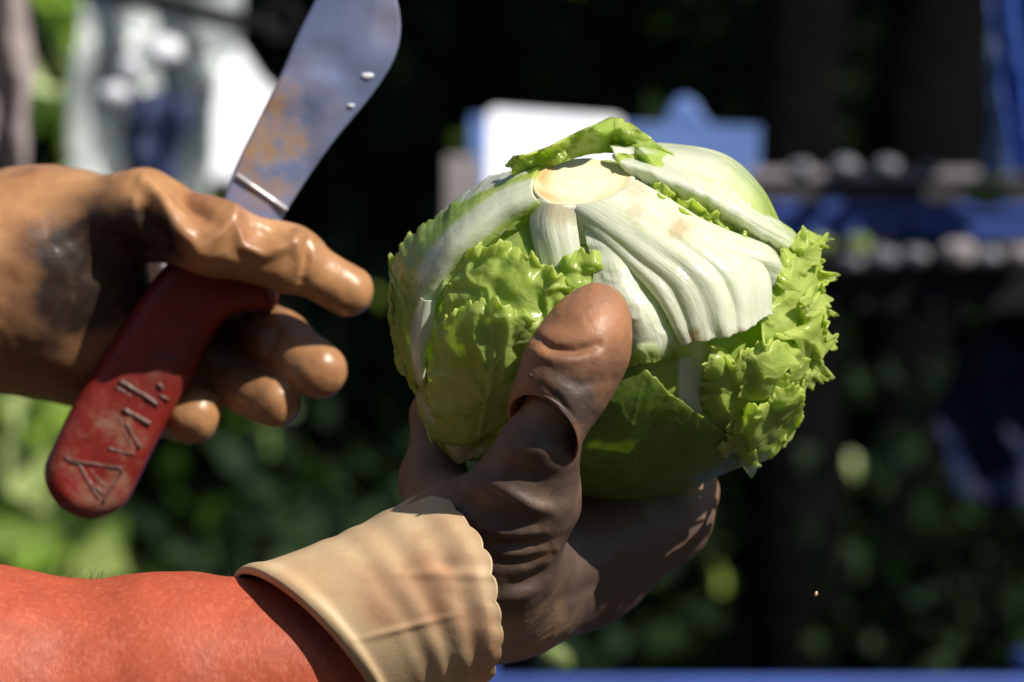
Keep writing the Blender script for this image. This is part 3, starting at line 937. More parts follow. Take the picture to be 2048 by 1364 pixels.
def leaf(rows, nu=90, nv=90, rib=None, frill=(0, 0, 0, 0), amp=2.5, crinkle=0.8, cs=60, jag=6, veins=None, ridge=0, ridge_n=6, bend=0,
         dark=0.0, yellow=0.0, rust=None, back=False, ddep=0.0, seed=0, th=0.0007, label=None, cup=0.0, spike=0.0, reach=26):
    """rows: control points (px, py, mm) from the stem end (v=0) to the margin (v=1);
    frill = weight at the sides (u=0, u=1, v=0, v=1)"""
    G = np.array(rows, dtype=float)
    D = catmull(G, nu, nv)
    px, py, h = D[..., 0], D[..., 1], D[..., 2]
    u, v = np.meshgrid(np.linspace(0, 1, nu), np.linspace(0, 1, nv))
    # pixel distances to the four edges
    du = np.hypot(np.gradient(px, axis=1), np.gradient(py, axis=1)); dv = np.hypot(np.gradient(px, axis=0), np.gradient(py, axis=0))
    cu = np.cumsum(du, 1); cv = np.cumsum(dv, 0)
    dist = [cu, cu[:, -1:] - cu, cv, cv[-1:, :] - cv]
    along = [cv, cv, cu, cu]
    so = seed * 13.7
    pr = np.stack([px, py, np.full_like(px, so)], -1)
    edge = np.zeros_like(px); fr = np.zeros_like(px); jx = np.zeros_like(px); jy = np.zeros_like(px)
    dirs = [(-1, 0), (1, 0), (0, -1), (0, 1)]
    gux, guy = np.gradient(px, axis=1) / (du + 1e-9), np.gradient(py, axis=1) / (du + 1e-9)
    gvx, gvy = np.gradient(px, axis=0) / (dv + 1e-9), np.gradient(py, axis=0) / (dv + 1e-9)
    for k in range(4):
        w = frill[k]
        if not w: continue
        e = np.exp(-dist[k] / reach) * w
        s = along[k] + 14 * noise3(pr / 37.0 + k)
        wave = np.sin(s / 11.0 + so + 2.6 * noise3(pr / 70 + 3)) * 0.65 + np.sin(s / 5.2 + 2 * so) * 0.22 + 1.2 * noise3(pr / 38 + 5 * k) + 0.25 * noise3(pr / 17 + 3 * k)
        fr += e * wave * amp
        edge = np.maximum(edge, np.exp(-dist[k] / 12.0) * w)
        cut = (noise3(np.stack([along[k] / 17 + so, along[k] * 0 + k, along[k] * 0], -1)) + 0.7 * noise3(np.stack([along[k] / 7 + so, along[k] * 0 + k, along[k] * 0 + 5], -1)))
        sp = np.maximum(0, np.sin(along[k] / 10.5 + 1.5 * cut)) ** 3
        mv = np.exp(-dist[k] / 16.0) * w * (jag * cut + spike * sp)
        ox, oy = ((-gux, -guy), (gux, guy), (-gvx, -gvy), (gvx, gvy))[k]
        jx += ox * mv; jy += oy * mv
    px = px + jx; py = py + jy
    # rib mask
    ribm = np.zeros_like(px)
    if rib is not None:
        ru, rw, v0, v1 = rib[:4]     # centre u, half width, fades from v0 to v1
        ww = rw * (1 - 0.35 * v)
        ribm = (1 - smoothstep(ww * 0.75, ww * 1.35, np.abs(u - ru + 0.04 * noise3(pr / 60)) )) * (1 - smoothstep(v0, v1, v + 0.06 * noise3(pr / 25)))
    h = h + cup * (1 - np.exp(-np.minimum(dist[0], dist[1]) / 20)) + fr
    wc = (1 - 0.8 * ribm)
    warp = pr + 18 * np.stack([noise3(pr / 45 + 31), noise3(pr / 45 + 57), np.zeros_like(px)], -1)
    fold = 1 - 2.4 * np.abs(noise3(warp / (cs * 1.1) + 9)) ** 0.8
    h = h + crinkle * wc * (fbm(pr / (cs * 1.5), 2) * 1.3 + 0.9 * fold * smoothstep(0, 0.3, v) + 0.12 * noise3(pr / 12))
    vm = np.zeros_like(px)
    if ridge:
        ph = (u + 0.02 * noise3(pr / 70)) * ridge_n * 2 * np.pi
        ph = ph + 1.3 * np.sin(u * 5 + 1) + 0.5 * noise3(pr / 90 + 4)
        rr = (0.5 - 0.5 * np.cos(ph)) ** 0.75 * (0.65 + 0.35 * np.sin(u * 9 + 2))
        h = h + ridge * rr * smoothstep(0.10, 0.75, v) - ridge * 0.4
        vm = np.maximum(vm, 0)
    if veins:
        for pts, wv, hv in veins:
            q, at = seg_dist(px, py, pts)
            g_ = np.exp(-(q / wv) ** 2) * (1 - 0.5 * at)
            vm = np.maximum(vm, g_); h = h + hv * g_
    P = ellmap(px, py, h, back, ddep)
    rs = np.zeros_like(px)
    if rust:
        for (x, y, r_, a_) in rust:
            rs = np.maximum(rs, a_ * blob(px + 8 * noise3(pr / 9), py + 8 * noise3(pr / 9 + 4), x, y, r_, 0.6))
    att = dict(rib=np.clip(ribm, 0, 1).ravel(), vein=np.clip(vm, 0, 1).ravel(), yellow=np.clip(yellow + 0.8 * edge, 0, 1).ravel(),
               dark=np.clip(dark + 0 * u, 0, 1).ravel(), rust=rs.ravel())
    att['uu'] = (u * np.hypot(px[:, -1:] - px[:, :1], py[:, -1:] - py[:, :1]).mean() / 100 + seed).ravel(); att['vv'] = (cv / 100).ravel()
    P = P.reshape(-1, 3)
    o = mesh("leaf", P, grid_faces(nu, nv), MAT['lettuce'], lettuce, attrs=att)
    solidify(o, th)
    if label: o['label'] = label
    return o

# inner head
nu, nv = 160, 110
T, Pm = np.meshgrid(np.linspace(0, 2 * np.pi, nu, endpoint=False), np.linspace(0.01, np.pi - 0.01, nv))
d = np.stack([np.cos(T) * np.sin(Pm), np.sin(T) * np.sin(Pm), np.cos(Pm)], -1)
c0 = W(LC[0], LC[1], LC[2]); sx, sz = L(LR[0], LC[2]), L(LR[1], LC[2])
rr = 0.935 + 0.012 * fbm(d * 5, 4) + 0.006 * noise3(d * 16)
P = (c0 + d * rr[..., None] * np.array([sx, LR[2], sz])).reshape(-1, 3)
z0 = np.zeros(len(P))
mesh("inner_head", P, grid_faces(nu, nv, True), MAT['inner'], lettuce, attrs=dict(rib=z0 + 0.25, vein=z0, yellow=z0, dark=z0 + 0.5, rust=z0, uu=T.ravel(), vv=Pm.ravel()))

# bottom smooth leaf
leaf([[(1080, 960, 0), (1180, 992, 0), (1330, 988, 0), (1500, 925, 0)],
      [(1090, 880, 1), (1220, 905, 2), (1350, 905, 2), (1490, 885, 2)],
      [(1140, 790, 2), (1230, 815, 3), (1330, 840, 4), (1455, 868, 3)],
      [(1190, 735, 2), (1275, 728, 4), (1345, 790, 5), (1440, 858, 4)]],
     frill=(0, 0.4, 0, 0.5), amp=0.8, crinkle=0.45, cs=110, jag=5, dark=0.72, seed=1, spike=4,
     veins=[([(1270, 960), (1265, 840), (1290, 745)], 3, 0.3), ([(1268, 850), (1330, 790)], 2.5, 0.2), ([(1268, 880), (1380, 850)], 2.5, 0.2), ([(1266, 850), (1215, 790)], 2.5, 0.2)])
# mid green underlying leaf front
leaf([[(1240, 690, 0), (1340, 690, 1), (1460, 670, 1), (1560, 640, 1)],
      [(1240, 760, 0), (1340, 760, 1), (1460, 750, 2), (1560, 720, 1)],
      [(1250, 850, 0), (1340, 870, 1), (1450, 870, 1), (1560, 830, 0)]], crinkle=0.9, cs=60, dark=0.08, seed=2, rib=(0.45, 0.08, 0.9, 1.4))
# left outer leaf with thick white rib
leaf([[(1080, 336, 4), (1066, 362, 7), (1066, 386, 9), (1080, 406, 8)],
      [(990, 362, 1), (982, 396, 6), (985, 428, 8), (1005, 462, 2)],
      [(885, 428, 0), (898, 462, 6), (905, 500, 8), (925, 540, 1)],
      [(800, 505, 2), (835, 535, 4), (858, 570, 6), (893, 605, 1)],
      [(782, 620, 2), (812, 640, 3), (838, 660, 4), (868, 690, 1)],
      [(795, 730, 2), (815, 755, 3), (835, 765, 3), (860, 780, 0)]],
     nu=110, nv=150, rib=(0.60, 0.30, 0.50, 0.80), frill=(0.6, 0, 0, 0.7), amp=1.5, crinkle=0.5, cs=70, jag=7, seed=3, th=0.0012, spike=5,
     label="outer leaf with a thick white rib sweeping left")
leaf([[(838, 590, 5), (850, 600, 8), (872, 600, 6)], [(822, 650, 4), (838, 650, 8), (866, 655, 4)], [(822, 710, 4), (836, 712, 7), (850, 712, 4)], [(835, 768, 3), (845, 772, 4), (852, 765, 2)]],
     nu=30, nv=60, rib=(0.5, 0.7, 0.85, 1.1), crinkle=0.1, seed=31, yellow=0.2)
# leftmost blade
leaf([[(880, 440, -2), (850, 470, 1), (840, 500, 1)], [(800, 500, 0), (815, 540, 1), (850, 580, 0)], [(780, 560, 2), (805, 620, 1), (860, 660, 0)],
      [(790, 660, 3), (810, 700, 2), (870, 740, 0)], [(805, 730, 3), (830, 780, 2), (890, 810, 0)]],
     frill=(1, 0, 0, 1), amp=2.6, jag=15, spike=16, crinkle=0.6, seed=4, yellow=0.35, label="frilly leftmost leaf")
# lower-left pale leaf
leaf([[(835, 735, 1), (900, 745, 3), (960, 765, 4), (1030, 770, 3)], [(835, 810, 1), (900, 820, 3), (955, 825, 4), (1030, 810, 3)],
      [(868, 870, 1), (910, 880, 3), (950, 870, 3), (1010, 850, 2)], [(900, 915, 0), (918, 925, 1), (950, 915, 1), (1000, 880, 0)]],
     frill=(0.6, 0.2, 0, 0.8), amp=1.0, jag=4, crinkle=0.8, cs=50, seed=5, rib=(0.5, 0.5, 0.5, 1.6), label="pale lower left leaf")
leaf([[(925, 900, 1), (960, 890, 3), (1010, 860, 2)], [(920, 830, 3), (965, 830, 5), (1020, 820, 4)], [(930, 778, 5), (970, 782, 8), (1030, 790, 5)]],
     frill=(0.6, 0.2, 0, 0.8), amp=1.5, crinkle=0.5, seed=55, dark=0.2)
# ribs in the middle, under the stem
leaf([[(1074, 398, 7), (1108, 408, 9), (1150, 411, 8)], [(1062, 445, 3), (1100, 455, 6), (1155, 460, 4)], [(1078, 530, 0), (1120, 540, 2), (1168, 540, 0)],
      [(1088, 640, -1), (1140, 650, 0), (1195, 650, -1)]],
     rib=(0.5, 0.9, 0.45, 1.0), crinkle=0.3, seed=6, th=0.0012, ridge=1.0, ridge_n=2, rust=[(1125, 425, 30, 0.35)])
leaf([[(1030, 440, -2), (1060, 430, -1), (1090, 430, -2)], [(985, 500, -2), (1030, 500, 0), (1090, 500, -2)], [(960, 600, -2), (1020, 600, -1), (1090, 600, -2)]],
     crinkle=0.6, seed=62, dark=0.2)
leaf([[(1110, 600, 1), (1150, 600, 3), (1200, 600, 2)], [(1105, 555, 2), (1150, 550, 5), (1205, 555, 4)], [(1125, 515, 4), (1160, 500, 7), (1200, 505, 6)]],
     nu=70, nv=60, frill=(0.6, 0.6, 0, 1.2), amp=2.6, crinkle=1.0, cs=30, seed=61, yellow=0.1, label="small curled frill beside the thumb")
# front-left frilly leaves
leaf([[(868, 870, 1), (945, 880, 2), (1020, 860, 3), (1100, 820, 2)], [(862, 760, 3), (940, 755, 5), (1020, 740, 6), (1120, 700, 4)],
      [(872, 650, 4), (950, 640, 7), (1035, 640, 8), (1130, 630, 6)], [(900, 565, 5), (960, 555, 9), (1035, 560, 9), (1140, 590, 7)],
      [(928, 510, 5), (975, 488, 9), (1040, 500, 10), (1155, 572, 8)]],
     nu=130, nv=130, frill=(0.7, 0.4, 0, 1.1), amp=3.2, crinkle=1.3, cs=46, jag=9, seed=7, yellow=0.3, spike=6,
     veins=[([(960, 850), (965, 700), (960, 560)], 5, 0.5), ([(962, 700), (1020, 620)], 4, 0.4), ([(965, 760), (905, 650)], 4, 0.4)],
     label="light green frilly leaf with an upturned edge beside the thumb")
leaf([[(868, 880, 2), (930, 890, 4), (985, 860, 5), (1045, 820, 4)], [(866, 770, 5), (935, 760, 8), (1000, 745, 8), (1050, 720, 6)],
      [(880, 670, 7), (935, 660, 10), (995, 660, 10), (1055, 660, 8)], [(890, 628, 8), (945, 610, 12), (1000, 600, 12), (1066, 638, 10)]],
     nu=120, nv=120, frill=(0.7, 0.8, 0, 1.0), amp=2.2, crinkle=1.0, cs=60, jag=8, seed=8, yellow=0.25, spike=7,
     veins=[([(960, 870), (985, 760), (990, 620)], 5, 0.5), ([(985, 740), (1040, 660)], 4, 0.4), ([(970, 800), (915, 700)], 4, 0.4)],
     label="lower frilly leaf overlapping the one above")
# glossy white leaf beside the fan leaf
leaf([[(1160, 425, 2), (1185, 440, 4), (1215, 440, 3)], [(1178, 500, 3), (1225, 505, 6), (1270, 505, 3)], [(1190, 590, 3), (1255, 590, 8), (1310, 595, 4)],
      [(1225, 670, 2), (1290, 665, 8), (1350, 665, 5)], [(1235, 740, 0), (1290, 725, 5), (1385, 705, 3)]],
     nu=110, nv=130, rib=(0.55, 0.60, 0.75, 1.05), crinkle=1.6, cs=26, frill=(0.4, 0, 0, 0.6), amp=1.4, seed=9, th=0.001,
     label="glossy white puckered leaf right of the thumb")
# right shoulder leaf behind (dome)
leaf([[(1225, 290, 2), (1235, 305, 4), (1250, 330, 4)], [(1340, 290, 5), (1350, 310, 8), (1360, 350, 6)], [(1450, 312, 7), (1450, 340, 10), (1440, 390, 7)],
      [(1520, 375, 5), (1510, 400, 9), (1490, 440, 6)], [(1560, 450, 1), (1545, 475, 5), (1520, 500, 3)]],
     nu=80, nv=110, rib=(0.4, 0.6, 0.35, 1.0), crinkle=0.25, cs=120, seed=10, yellow=0.5, th=0.0012, label="smooth domed leaf at the top right")
leaf([[(1225, 312, 4), (1238, 325, 6), (1258, 345, 4)], [(1335, 335, 7), (1345, 362, 10), (1350, 398, 3)], [(1430, 372, 8), (1440, 405, 11), (1440, 438, 3)],
      [(1520, 425, 7), (1525, 455, 10), (1520, 490, 2)], [(1590, 470, 5), (1592, 500, 7), (1580, 530, 2)], [(1625, 560, 3), (1612, 580, 4), (1590, 600, 1)]],
     nu=80, nv=140, rib=(0.45, 0.62, 0.62, 0.9), frill=(0.2, 0.5, 0, 0.8), amp=1.4, crinkle=0.35, cs=80, ridge=0.7, ridge_n=4, seed=11, th=0.0012, yellow=0.3,
     label="outer leaf with a white rib over the right shoulder")
# gully frills between the shoulder rib and the fan
leaf([[(1258, 348, 1), (1355, 412, 2), (1450, 462, 2), (1565, 530, 1)], [(1262, 335, 4), (1360, 392, 7), (1460, 440, 6), (1575, 505, 4)]],
     nu=240, nv=30, frill=(0, 0, 0.5, 1.0), amp=2.6, jag=5, crinkle=1.0, cs=22, seed=12, yellow=0.45, reach=16, spike=5)
leaf([[(1270, 362, 1), (1350, 425, 2), (1440, 475, 2), (1520, 505, 1)], [(1275, 350, 4), (1352, 408, 6), (1448, 458, 5), (1535, 500, 3)]],
     nu=220, nv=26, frill=(0, 0, 0.5, 1.0), amp=2.2, jag=5, crinkle=0.8, cs=22, seed=13, yellow=0.35, reach=14, spike=5)
# rib lobe between fan and gully
leaf([[(1262, 362, 3), (1270, 372, 5), (1280, 392, 4)], [(1360, 420, 4), (1365, 440, 7), (1370, 480, 3)], [(1460, 465, 5), (1470, 500, 10), (1470, 545, 3)],
      [(1530, 490, 4), (1545, 520, 9), (1540, 570, 3)], [(1562, 520, 2), (1566, 545, 4), (1560, 570, 1)]],
     nu=70, nv=110, rib=(0.5, 0.9, 0.85, 1.3), crinkle=0.35, cs=50, seed=14, th=0.0014, ridge=0.5, ridge_n=3)
# the big fan leaf with parallel ridges
leaf([[(1122, 406, 7), (1160, 410, 9), (1215, 398, 10), (1272, 362, 8)], [(1180, 455, 6), (1232, 457, 10), (1290, 436, 11), (1345, 405, 7)],
      [(1245, 520, 6), (1308, 512, 12), (1375, 492, 13), (1442, 468, 8)], [(1318, 600, 8), (1386, 580, 14), (1456, 560, 15), (1530, 540, 10)],
      [(1364, 688, 8), (1420, 678, 13), (1480, 664, 14), (1542, 628, 9)]],
     nu=180, nv=150, rib=(0.5, 0.9, 1.2, 1.6), frill=(0, 0, 0, 0.7), amp=0.8, jag=4, crinkle=0.35, cs=60, ridge=2.0, ridge_n=5, seed=15, th=0.0014,
     rust=[(1270, 380, 20, 0.25), (1360, 460, 22, 0.5), (1270, 430, 16, 0.25), (1390, 672, 14, 0.5), (1470, 668, 14, 0.3)], label="large white fan leaf with parallel ridges and a torn lower edge")
# lower right crumpled leaves
leaf([[(1500, 560, 1), (1530, 640, 2), (1545, 720, 2), (1550, 800, 1)], [(1560, 510, 3), (1585, 600, 5), (1600, 690, 5), (1590, 780, 3)],
      [(1600, 470, 4), (1632, 560, 6), (1640, 650, 6), (1615, 760, 4)], [(1632, 470, 5), (1655, 560, 7), (1655, 660, 7), (1625, 770, 5)]],
     nu=220, nv=140, frill=(0.6, 0.7, 0, 1.2), amp=2.8, crinkle=1.5, cs=44, jag=12, seed=16, yellow=0.55, spike=24, reach=30, label="pale frilly leaf with spiky edge at the right")
leaf([[(1560, 760, 1), (1550, 700, 2), (1560, 620, 1)], [(1535, 740, 4), (1530, 670, 7), (1545, 590, 4)], [(1530, 700, 7), (1522, 640, 9), (1520, 580, 6)]],
     nu=110, nv=70, frill=(0.6, 0.7, 0, 1.2), amp=3.2, crinkle=1.6, cs=35, seed=17, yellow=0.35, spike=8, label="upright frill beside the fan leaf's torn edge")
leaf([[(1390, 845, 1), (1450, 860, 3), (1530, 850, 3), (1600, 800, 1)], [(1405, 780, 3), (1465, 775, 8), (1540, 760, 8), (1620, 730, 3)],
      [(1415, 715, 5), (1465, 720, 10), (1535, 690, 10), (1610, 680, 4)]],
     nu=140, nv=110, frill=(0.9, 0.8, 0, 1.1), amp=2.8, crinkle=1.8, cs=48, jag=9, seed=18, yellow=0.25, spike=6,
     veins=[([(1500, 860), (1505, 780), (1480, 710)], 5, 0.7), ([(1505, 790), (1560, 720)], 4, 0.6)], label="crumpled light green leaf at the lower right")
leaf([[(1440, 905, 1), (1500, 925, 3), (1560, 900, 2), (1600, 850, 1)], [(1450, 870, 5), (1510, 870, 8), (1565, 840, 7), (1605, 810, 3)],
      [(1460, 830, 7), (1510, 810, 10), (1560, 795, 9), (1600, 780, 4)]],
     nu=130, nv=90, frill=(0.9, 0.9, 0.6, 0.9), amp=2.8, crinkle=1.8, cs=44, jag=8, seed=19, yellow=0.25, spike=6, label="crumpled leaf below the other at the lower right")
leaf([[(1452, 868, 4), (1500, 872, 6), (1525, 868, 5)], [(1462, 890, 4), (1490, 905, 6), (1512, 915, 5)], [(1478, 915, 4), (1500, 932, 6), (1520, 930, 5)], [(1488, 935, 3), (1503, 950, 4), (1517, 938, 3)]],
     nu=60, nv=70, frill=(1, 1, 0, 1), amp=1.6, crinkle=0.8, cs=40, jag=5, seed=20, label="small torn flag hanging at the lower right")
for rows, sd, yl, sp_ in (
        ([[(1545, 560, 3), (1560, 575, 5), (1580, 590, 4)], [(1565, 515, 6), (1590, 530, 9), (1612, 550, 7)], [(1590, 470, 7), (1618, 480, 11), (1645, 505, 8)]], 71, .6, 14),
        ([[(1575, 680, 5), (1595, 690, 7), (1600, 740, 4)], [(1600, 640, 8), (1625, 655, 10), (1630, 700, 7)], [(1620, 600, 9), (1652, 625, 11), (1660, 672, 8)]], 72, .6, 20),
        ([[(1490, 800, 6), (1530, 800, 8), (1570, 790, 6)], [(1480, 750, 9), (1530, 745, 13), (1580, 740, 9)], [(1478, 712, 9), (1528, 690, 14), (1575, 700, 9)]], 73, .2, 8),
        ([[(1420, 800, 4), (1440, 800, 6), (1470, 800, 5)], [(1408, 750, 7), (1438, 745, 10), (1470, 750, 7)], [(1412, 712, 7), (1432, 700, 11), (1456, 712, 8)]], 74, .15, 10),
        ([[(1540, 850, 6), (1565, 840, 8), (1590, 820, 6)], [(1535, 815, 9), (1572, 805, 12), (1600, 795, 8)], [(1540, 790, 9), (1575, 778, 12), (1603, 785, 8)]], 75, .15, 8)):
    leaf(rows, nu=110, nv=90, frill=(1, 1, 0, 1.2), amp=1.7, crinkle=0.8, cs=34, jag=10, seed=sd, yellow=yl, spike=sp_, reach=18)
# frill behind the stem, over the top edge
leaf([[(1040, 352, 3), (1110, 330, 4), (1200, 306, 4), (1345, 312, 5)], [(1025, 338, 6), (1110, 308, 8), (1195, 278, 10), (1320, 292, 8)],
      [(1015, 325, 8), (1100, 295, 12), (1175, 262, 16), (1290, 268, 12)], [(1015, 316, 9), (1085, 300, 13), (1215, 240, 18), (1255, 245, 15)]],
     nu=190, nv=70, frill=(0.8, 0.3, 0, 1.1), amp=2.2, jag=8, crinkle=1.2, cs=36, seed=21, dark=0.15, yellow=0.1, spike=8, reach=18, label="bright green frilly leaf behind the stem")
leaf([[(1090, 332, 3), (1060, 345, 5), (1050, 372, 3)], [(990, 352, 2), (985, 372, 4), (985, 400, 1)], [(920, 395, 1), (925, 412, 3), (935, 440, 0)], [(865, 445, 0), (880, 460, 1), (890, 480, 0)]],
     rib=(0.5, 0.9, 0.6, 1.2), frill=(0.5, 0, 0, 0.5), amp=0.8, crinkle=0.3, seed=22, dark=0.1)
leaf([[(1210, 285, 5), (1225, 300, 7), (1240, 325, 5)], [(1270, 290, 6), (1290, 302, 8), (1300, 330, 5)], [(1330, 300, 6), (1345, 310, 8), (1350, 330, 5)]],
     nu=60, nv=80, frill=(0.7, 0.9, 0.2, 0.6), amp=1.8, crinkle=1.0, cs=30, seed=23, yellow=0.2, rib=(0.5, 0.2, 0.3, 0.9))
# leaves on the far side
for k, (x0, x1, s) in enumerate([(840, 1090, 41), (1060, 1330, 42), (1290, 1590, 43)]):
    m = (x0 + x1) / 2
    leaf([[(m - 40, 440, 2), (m, 430, 3), (m + 40, 440, 2)], [(x0, 480, 3), (m, 480, 7), (x1, 480, 3)], [(x0 - 20, 680, 3), (m, 690, 6), (x1 + 20, 680, 3)],
          [(x0 + 20, 880, 3), (m, 920, 5), (x1 - 20, 880, 3)]], nu=80, nv=80, rib=(0.5, 0.25, 0.5, 0.9), frill=(0.7, 0.7, 0, 0.9), amp=2.2, crinkle=1.0, cs=60, seed=s, back=True)

# cut stem
def stem():
    n = Vector((-0.06, -0.47, 0.88)).normalized()
    u = Vector((1, 0, 0)); u = (u - n * u.dot(n)).normalized(); w = n.cross(u)
    c = Vector(ellmap(np.array(1163.), np.array(366.), np.array(2.6)))
    na = 96
    a = np.linspace(0, 2 * np.pi, na, endpoint=False)
    ra, rb = L(104), L(52) / 0.47
    wob = 1 + 0.03 * np.sin(3 * a + 1) + 0.025 * np.sin(5 * a) + 0.015 * np.sin(9 * a + 2)
    prof = [(0.0, 0.0), (0.15, 0.0001), (0.3, 0.0003), (0.42, 0.0001), (0.55, 0.0), (0.66, 0.0002), (0.78, 0.0002), (0.88, 0.0002), (0.94, 0.0006), (0.985, 0.0004), (1.01, -0.0008), (1.03, -0.0030), (1.06, -0.007), (1.12, -0.014)]
    V, rust, rib = [], [], []
    for q, h in prof:
        for i in range(na):
            x, y = math.cos(a[i]) * ra * q * wob[i], math.sin(a[i]) * rb * q * wob[i]
            hh = h
            V.append(tuple(c + u * x + w * y + n * (hh + (0.0016 * math.sin(7 * a[i]) if q > 1.05 else 0))))
            left = max(0, -math.cos(a[i])) ** 1.5
            rust.append(float(np.clip((0.25 + 0.9 * left + 0.25 * max(0, math.cos(a[i] + .5))) * np.clip(1 - abs(q - 0.84) / 0.34, 0, 1) * (0.8 + 0.3 * math.sin(5 * a[i] + 9 * q)), 0, 1)) if q < 0.96 else 0.0)
            rib.append(1.0 if q > 0.95 else 0.0)
    mesh("stem", V, grid_faces(na, len(prof), True)[:, ::-1].copy(), MAT['core'], lettuce, attrs=dict(rust=rust, rib=rib))
stem()

# ================================================================== PERSON: glove, cuff, forearm
person = empty("person", (-0.45, 0.25, 0.0))
tag(person, "worker in soiled latex gloves holding a lettuce and a red-handled knife", "person")

def P3(px, py, dep): return W(float(px), float(py), dep)

def left_glove():
    lo = np.minimum.reduce([W(560, 1400, -0.075), W(560, 560, 0.0)]) ; hi = W(1470, 540, 0.115)
    lo = np.array([W(560, 0, 0.0)[0], -0.062, W(0, 1420, 0)[2]]); hi = np.array([W(1460, 0, 0.1)[0], 0.135, W(0, 545, 0)[2]])
    F = Field(lo, hi, 0.00115)
    c = lambda a, b, ra, rb: F.cone(P3(*a), P3(*b), L(ra), L(rb))
    F.add(c((560, 1340, 0.0), (760, 1240, 0.003), 135, 128), 0)
    F.add(c((760, 1235, 0.004), (960, 1130, 0.010), 130, 142), 0.02)
    F.add(c((930, 1140, 0.010), (1000, 1125, 0.030), 138, 122), 0.02)
    F.add(c((930, 1205, 0.030), (1150, 1130, 0.064), 118, 118), 0.02)
    # palm reaching under the lettuce
    F.add(c((1020, 1150, 0.045), (1190, 1085, 0.072), 140, 118), 0.02)
    F.add(c((1180, 1090, 0.068), (1330, 1040, 0.082), 105, 78), 0.018)
    F.add(c((1330, 1045, 0.082), (1385, 985, 0.094), 70, 48), 0.012)
    # thenar and lower thumb
    F.add(c((950, 1085, 0.002), (1045, 985, -0.018), 108, 88), 0.018)
    F.add(c((1045, 985, -0.018), (1078, 898, -0.028), 84, 72), 0.012)
    F.add(c((1078, 898, -0.028), (1118, 815, -0.032), 72, 64), 0.006)
    F.add(c((1000, 1110, -0.008), (1070, 1010, -0.018), 90, 62), 0.014)
    # fingers wrapping the far side
    F.add(c((900, 1080, 0.035), (868, 960, 0.062), 78, 66), 0.014)
    F.add(c((868, 960, 0.062), (878, 835, 0.085), 60, 56), 0.006)
    F.add(c((878, 835, 0.085), (930, 760, 0.110), 56, 48), 0.005)
    F.add(c((1070, 1100, 0.06), (1040, 960, 0.105), 76, 62), 0.012)
    F.add(c((1040, 960, 0.105), (1060, 840, 0.122), 60, 52), 0.005)
    F.add(c((1210, 1080, 0.07), (1230, 960, 0.112), 70, 60), 0.012)
    F.add(c((1230, 960, 0.112), (1240, 850, 0.122), 58, 50), 0.005)
    F.add(c((1345, 1030, 0.085), (1380, 930, 0.108), 58, 50), 0.010)
    V, Q = F.surface()
    V = sculpt(V, Q, [(p_, w_ * 1.25, h_ * 0.5) for p_, w_, h_ in [
        ([(965, 955), (1005, 975), (1065, 1012), (1100, 1020)], 10, 3.2), ([(1010, 925), (1060, 950), (1110, 985)], 20, -2.8),
        ([(1030, 905), (1075, 890), (1105, 915)], 16, 2.4), ([(880, 950), (930, 958), (980, 985)], 13, 1.8),
        ([(940, 1000), (1000, 1030), (1080, 1050)], 18, -3.0), ([(960, 1060), (1020, 1068), (1090, 1062)], 9, 2.4),
        ([(970, 1082), (1030, 1090), (1090, 1084)], 9, -2.2), ([(985, 1105), (1040, 1108), (1110, 1095)], 9, 2.4),
        ([(1000, 1140), (1060, 1135), (1110, 1110)], 13, 1.8), ([(990, 1122), (1050, 1120), (1100, 1102)], 7, -1.6),
        ([(1000, 1175), (1050, 1165), (1100, 1130)], 10, -2.0), ([(1010, 1200), (1050, 1190), (1085, 1160)], 12, 2.0),
        ([(1065, 905), (1100, 900), (1130, 915)], 18, 1.8), ([(1040, 940), (1090, 955), (1130, 950)], 12, -1.2),
        ([(900, 960), (960, 985), (1000, 1010)], 16, 1.6), ([(900, 1000), (960, 1030)], 14, -1.6),
        ([(960, 900), (1000, 930), (1030, 960)], 18, 1.2), ([(1130, 1150), (1200, 1130), (1300, 1060)], 20, 1.8),
        ([(1120, 1200), (1200, 1170), (1260, 1140)], 12, -1.5), ([(1270, 1170), (1300, 1130), (1330, 1120)], 9, -2.5),
        ([(840, 900), (880, 905)], 8, -1.2), ([(835, 850), (900, 870)], 9, 0.8)]])
    N = vnormals(V, Q)
    V = V + N * (0.0006 * fbm(V * 45, 2))[:, None] + N * (0.00025 * fbm(V * 160 + 5, 2))[:, None]
    px, py = proj(V)
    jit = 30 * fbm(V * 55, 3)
    dirt_shade = np.clip(0.7 * blob(px + jit, py + jit, 1010, 960, 110) + 0.6 * blob(px - jit, py, 970, 1060, 95) + 0.8 * blob(px, py + jit, 1140, 900, 70)
                   + 0.6 * blob(px + jit, py, 1040, 1190, 60, .8) + 0.35 * smoothstep(-0.2, 0.7, fbm(V * 40 + 3, 4)) + 1.0 * blob(px, py, 1270, 1120, 190, .4), 0, 1)  # broad last blob paints the lettuce's shade onto the palm
    return mesh("glove", V, Q, MAT['glove_brown'], person, attrs=dict(dirt_shade=dirt_shade))
glove_l = left_glove()
glove_l['label'] = "dark brown soiled glove under the lettuce"

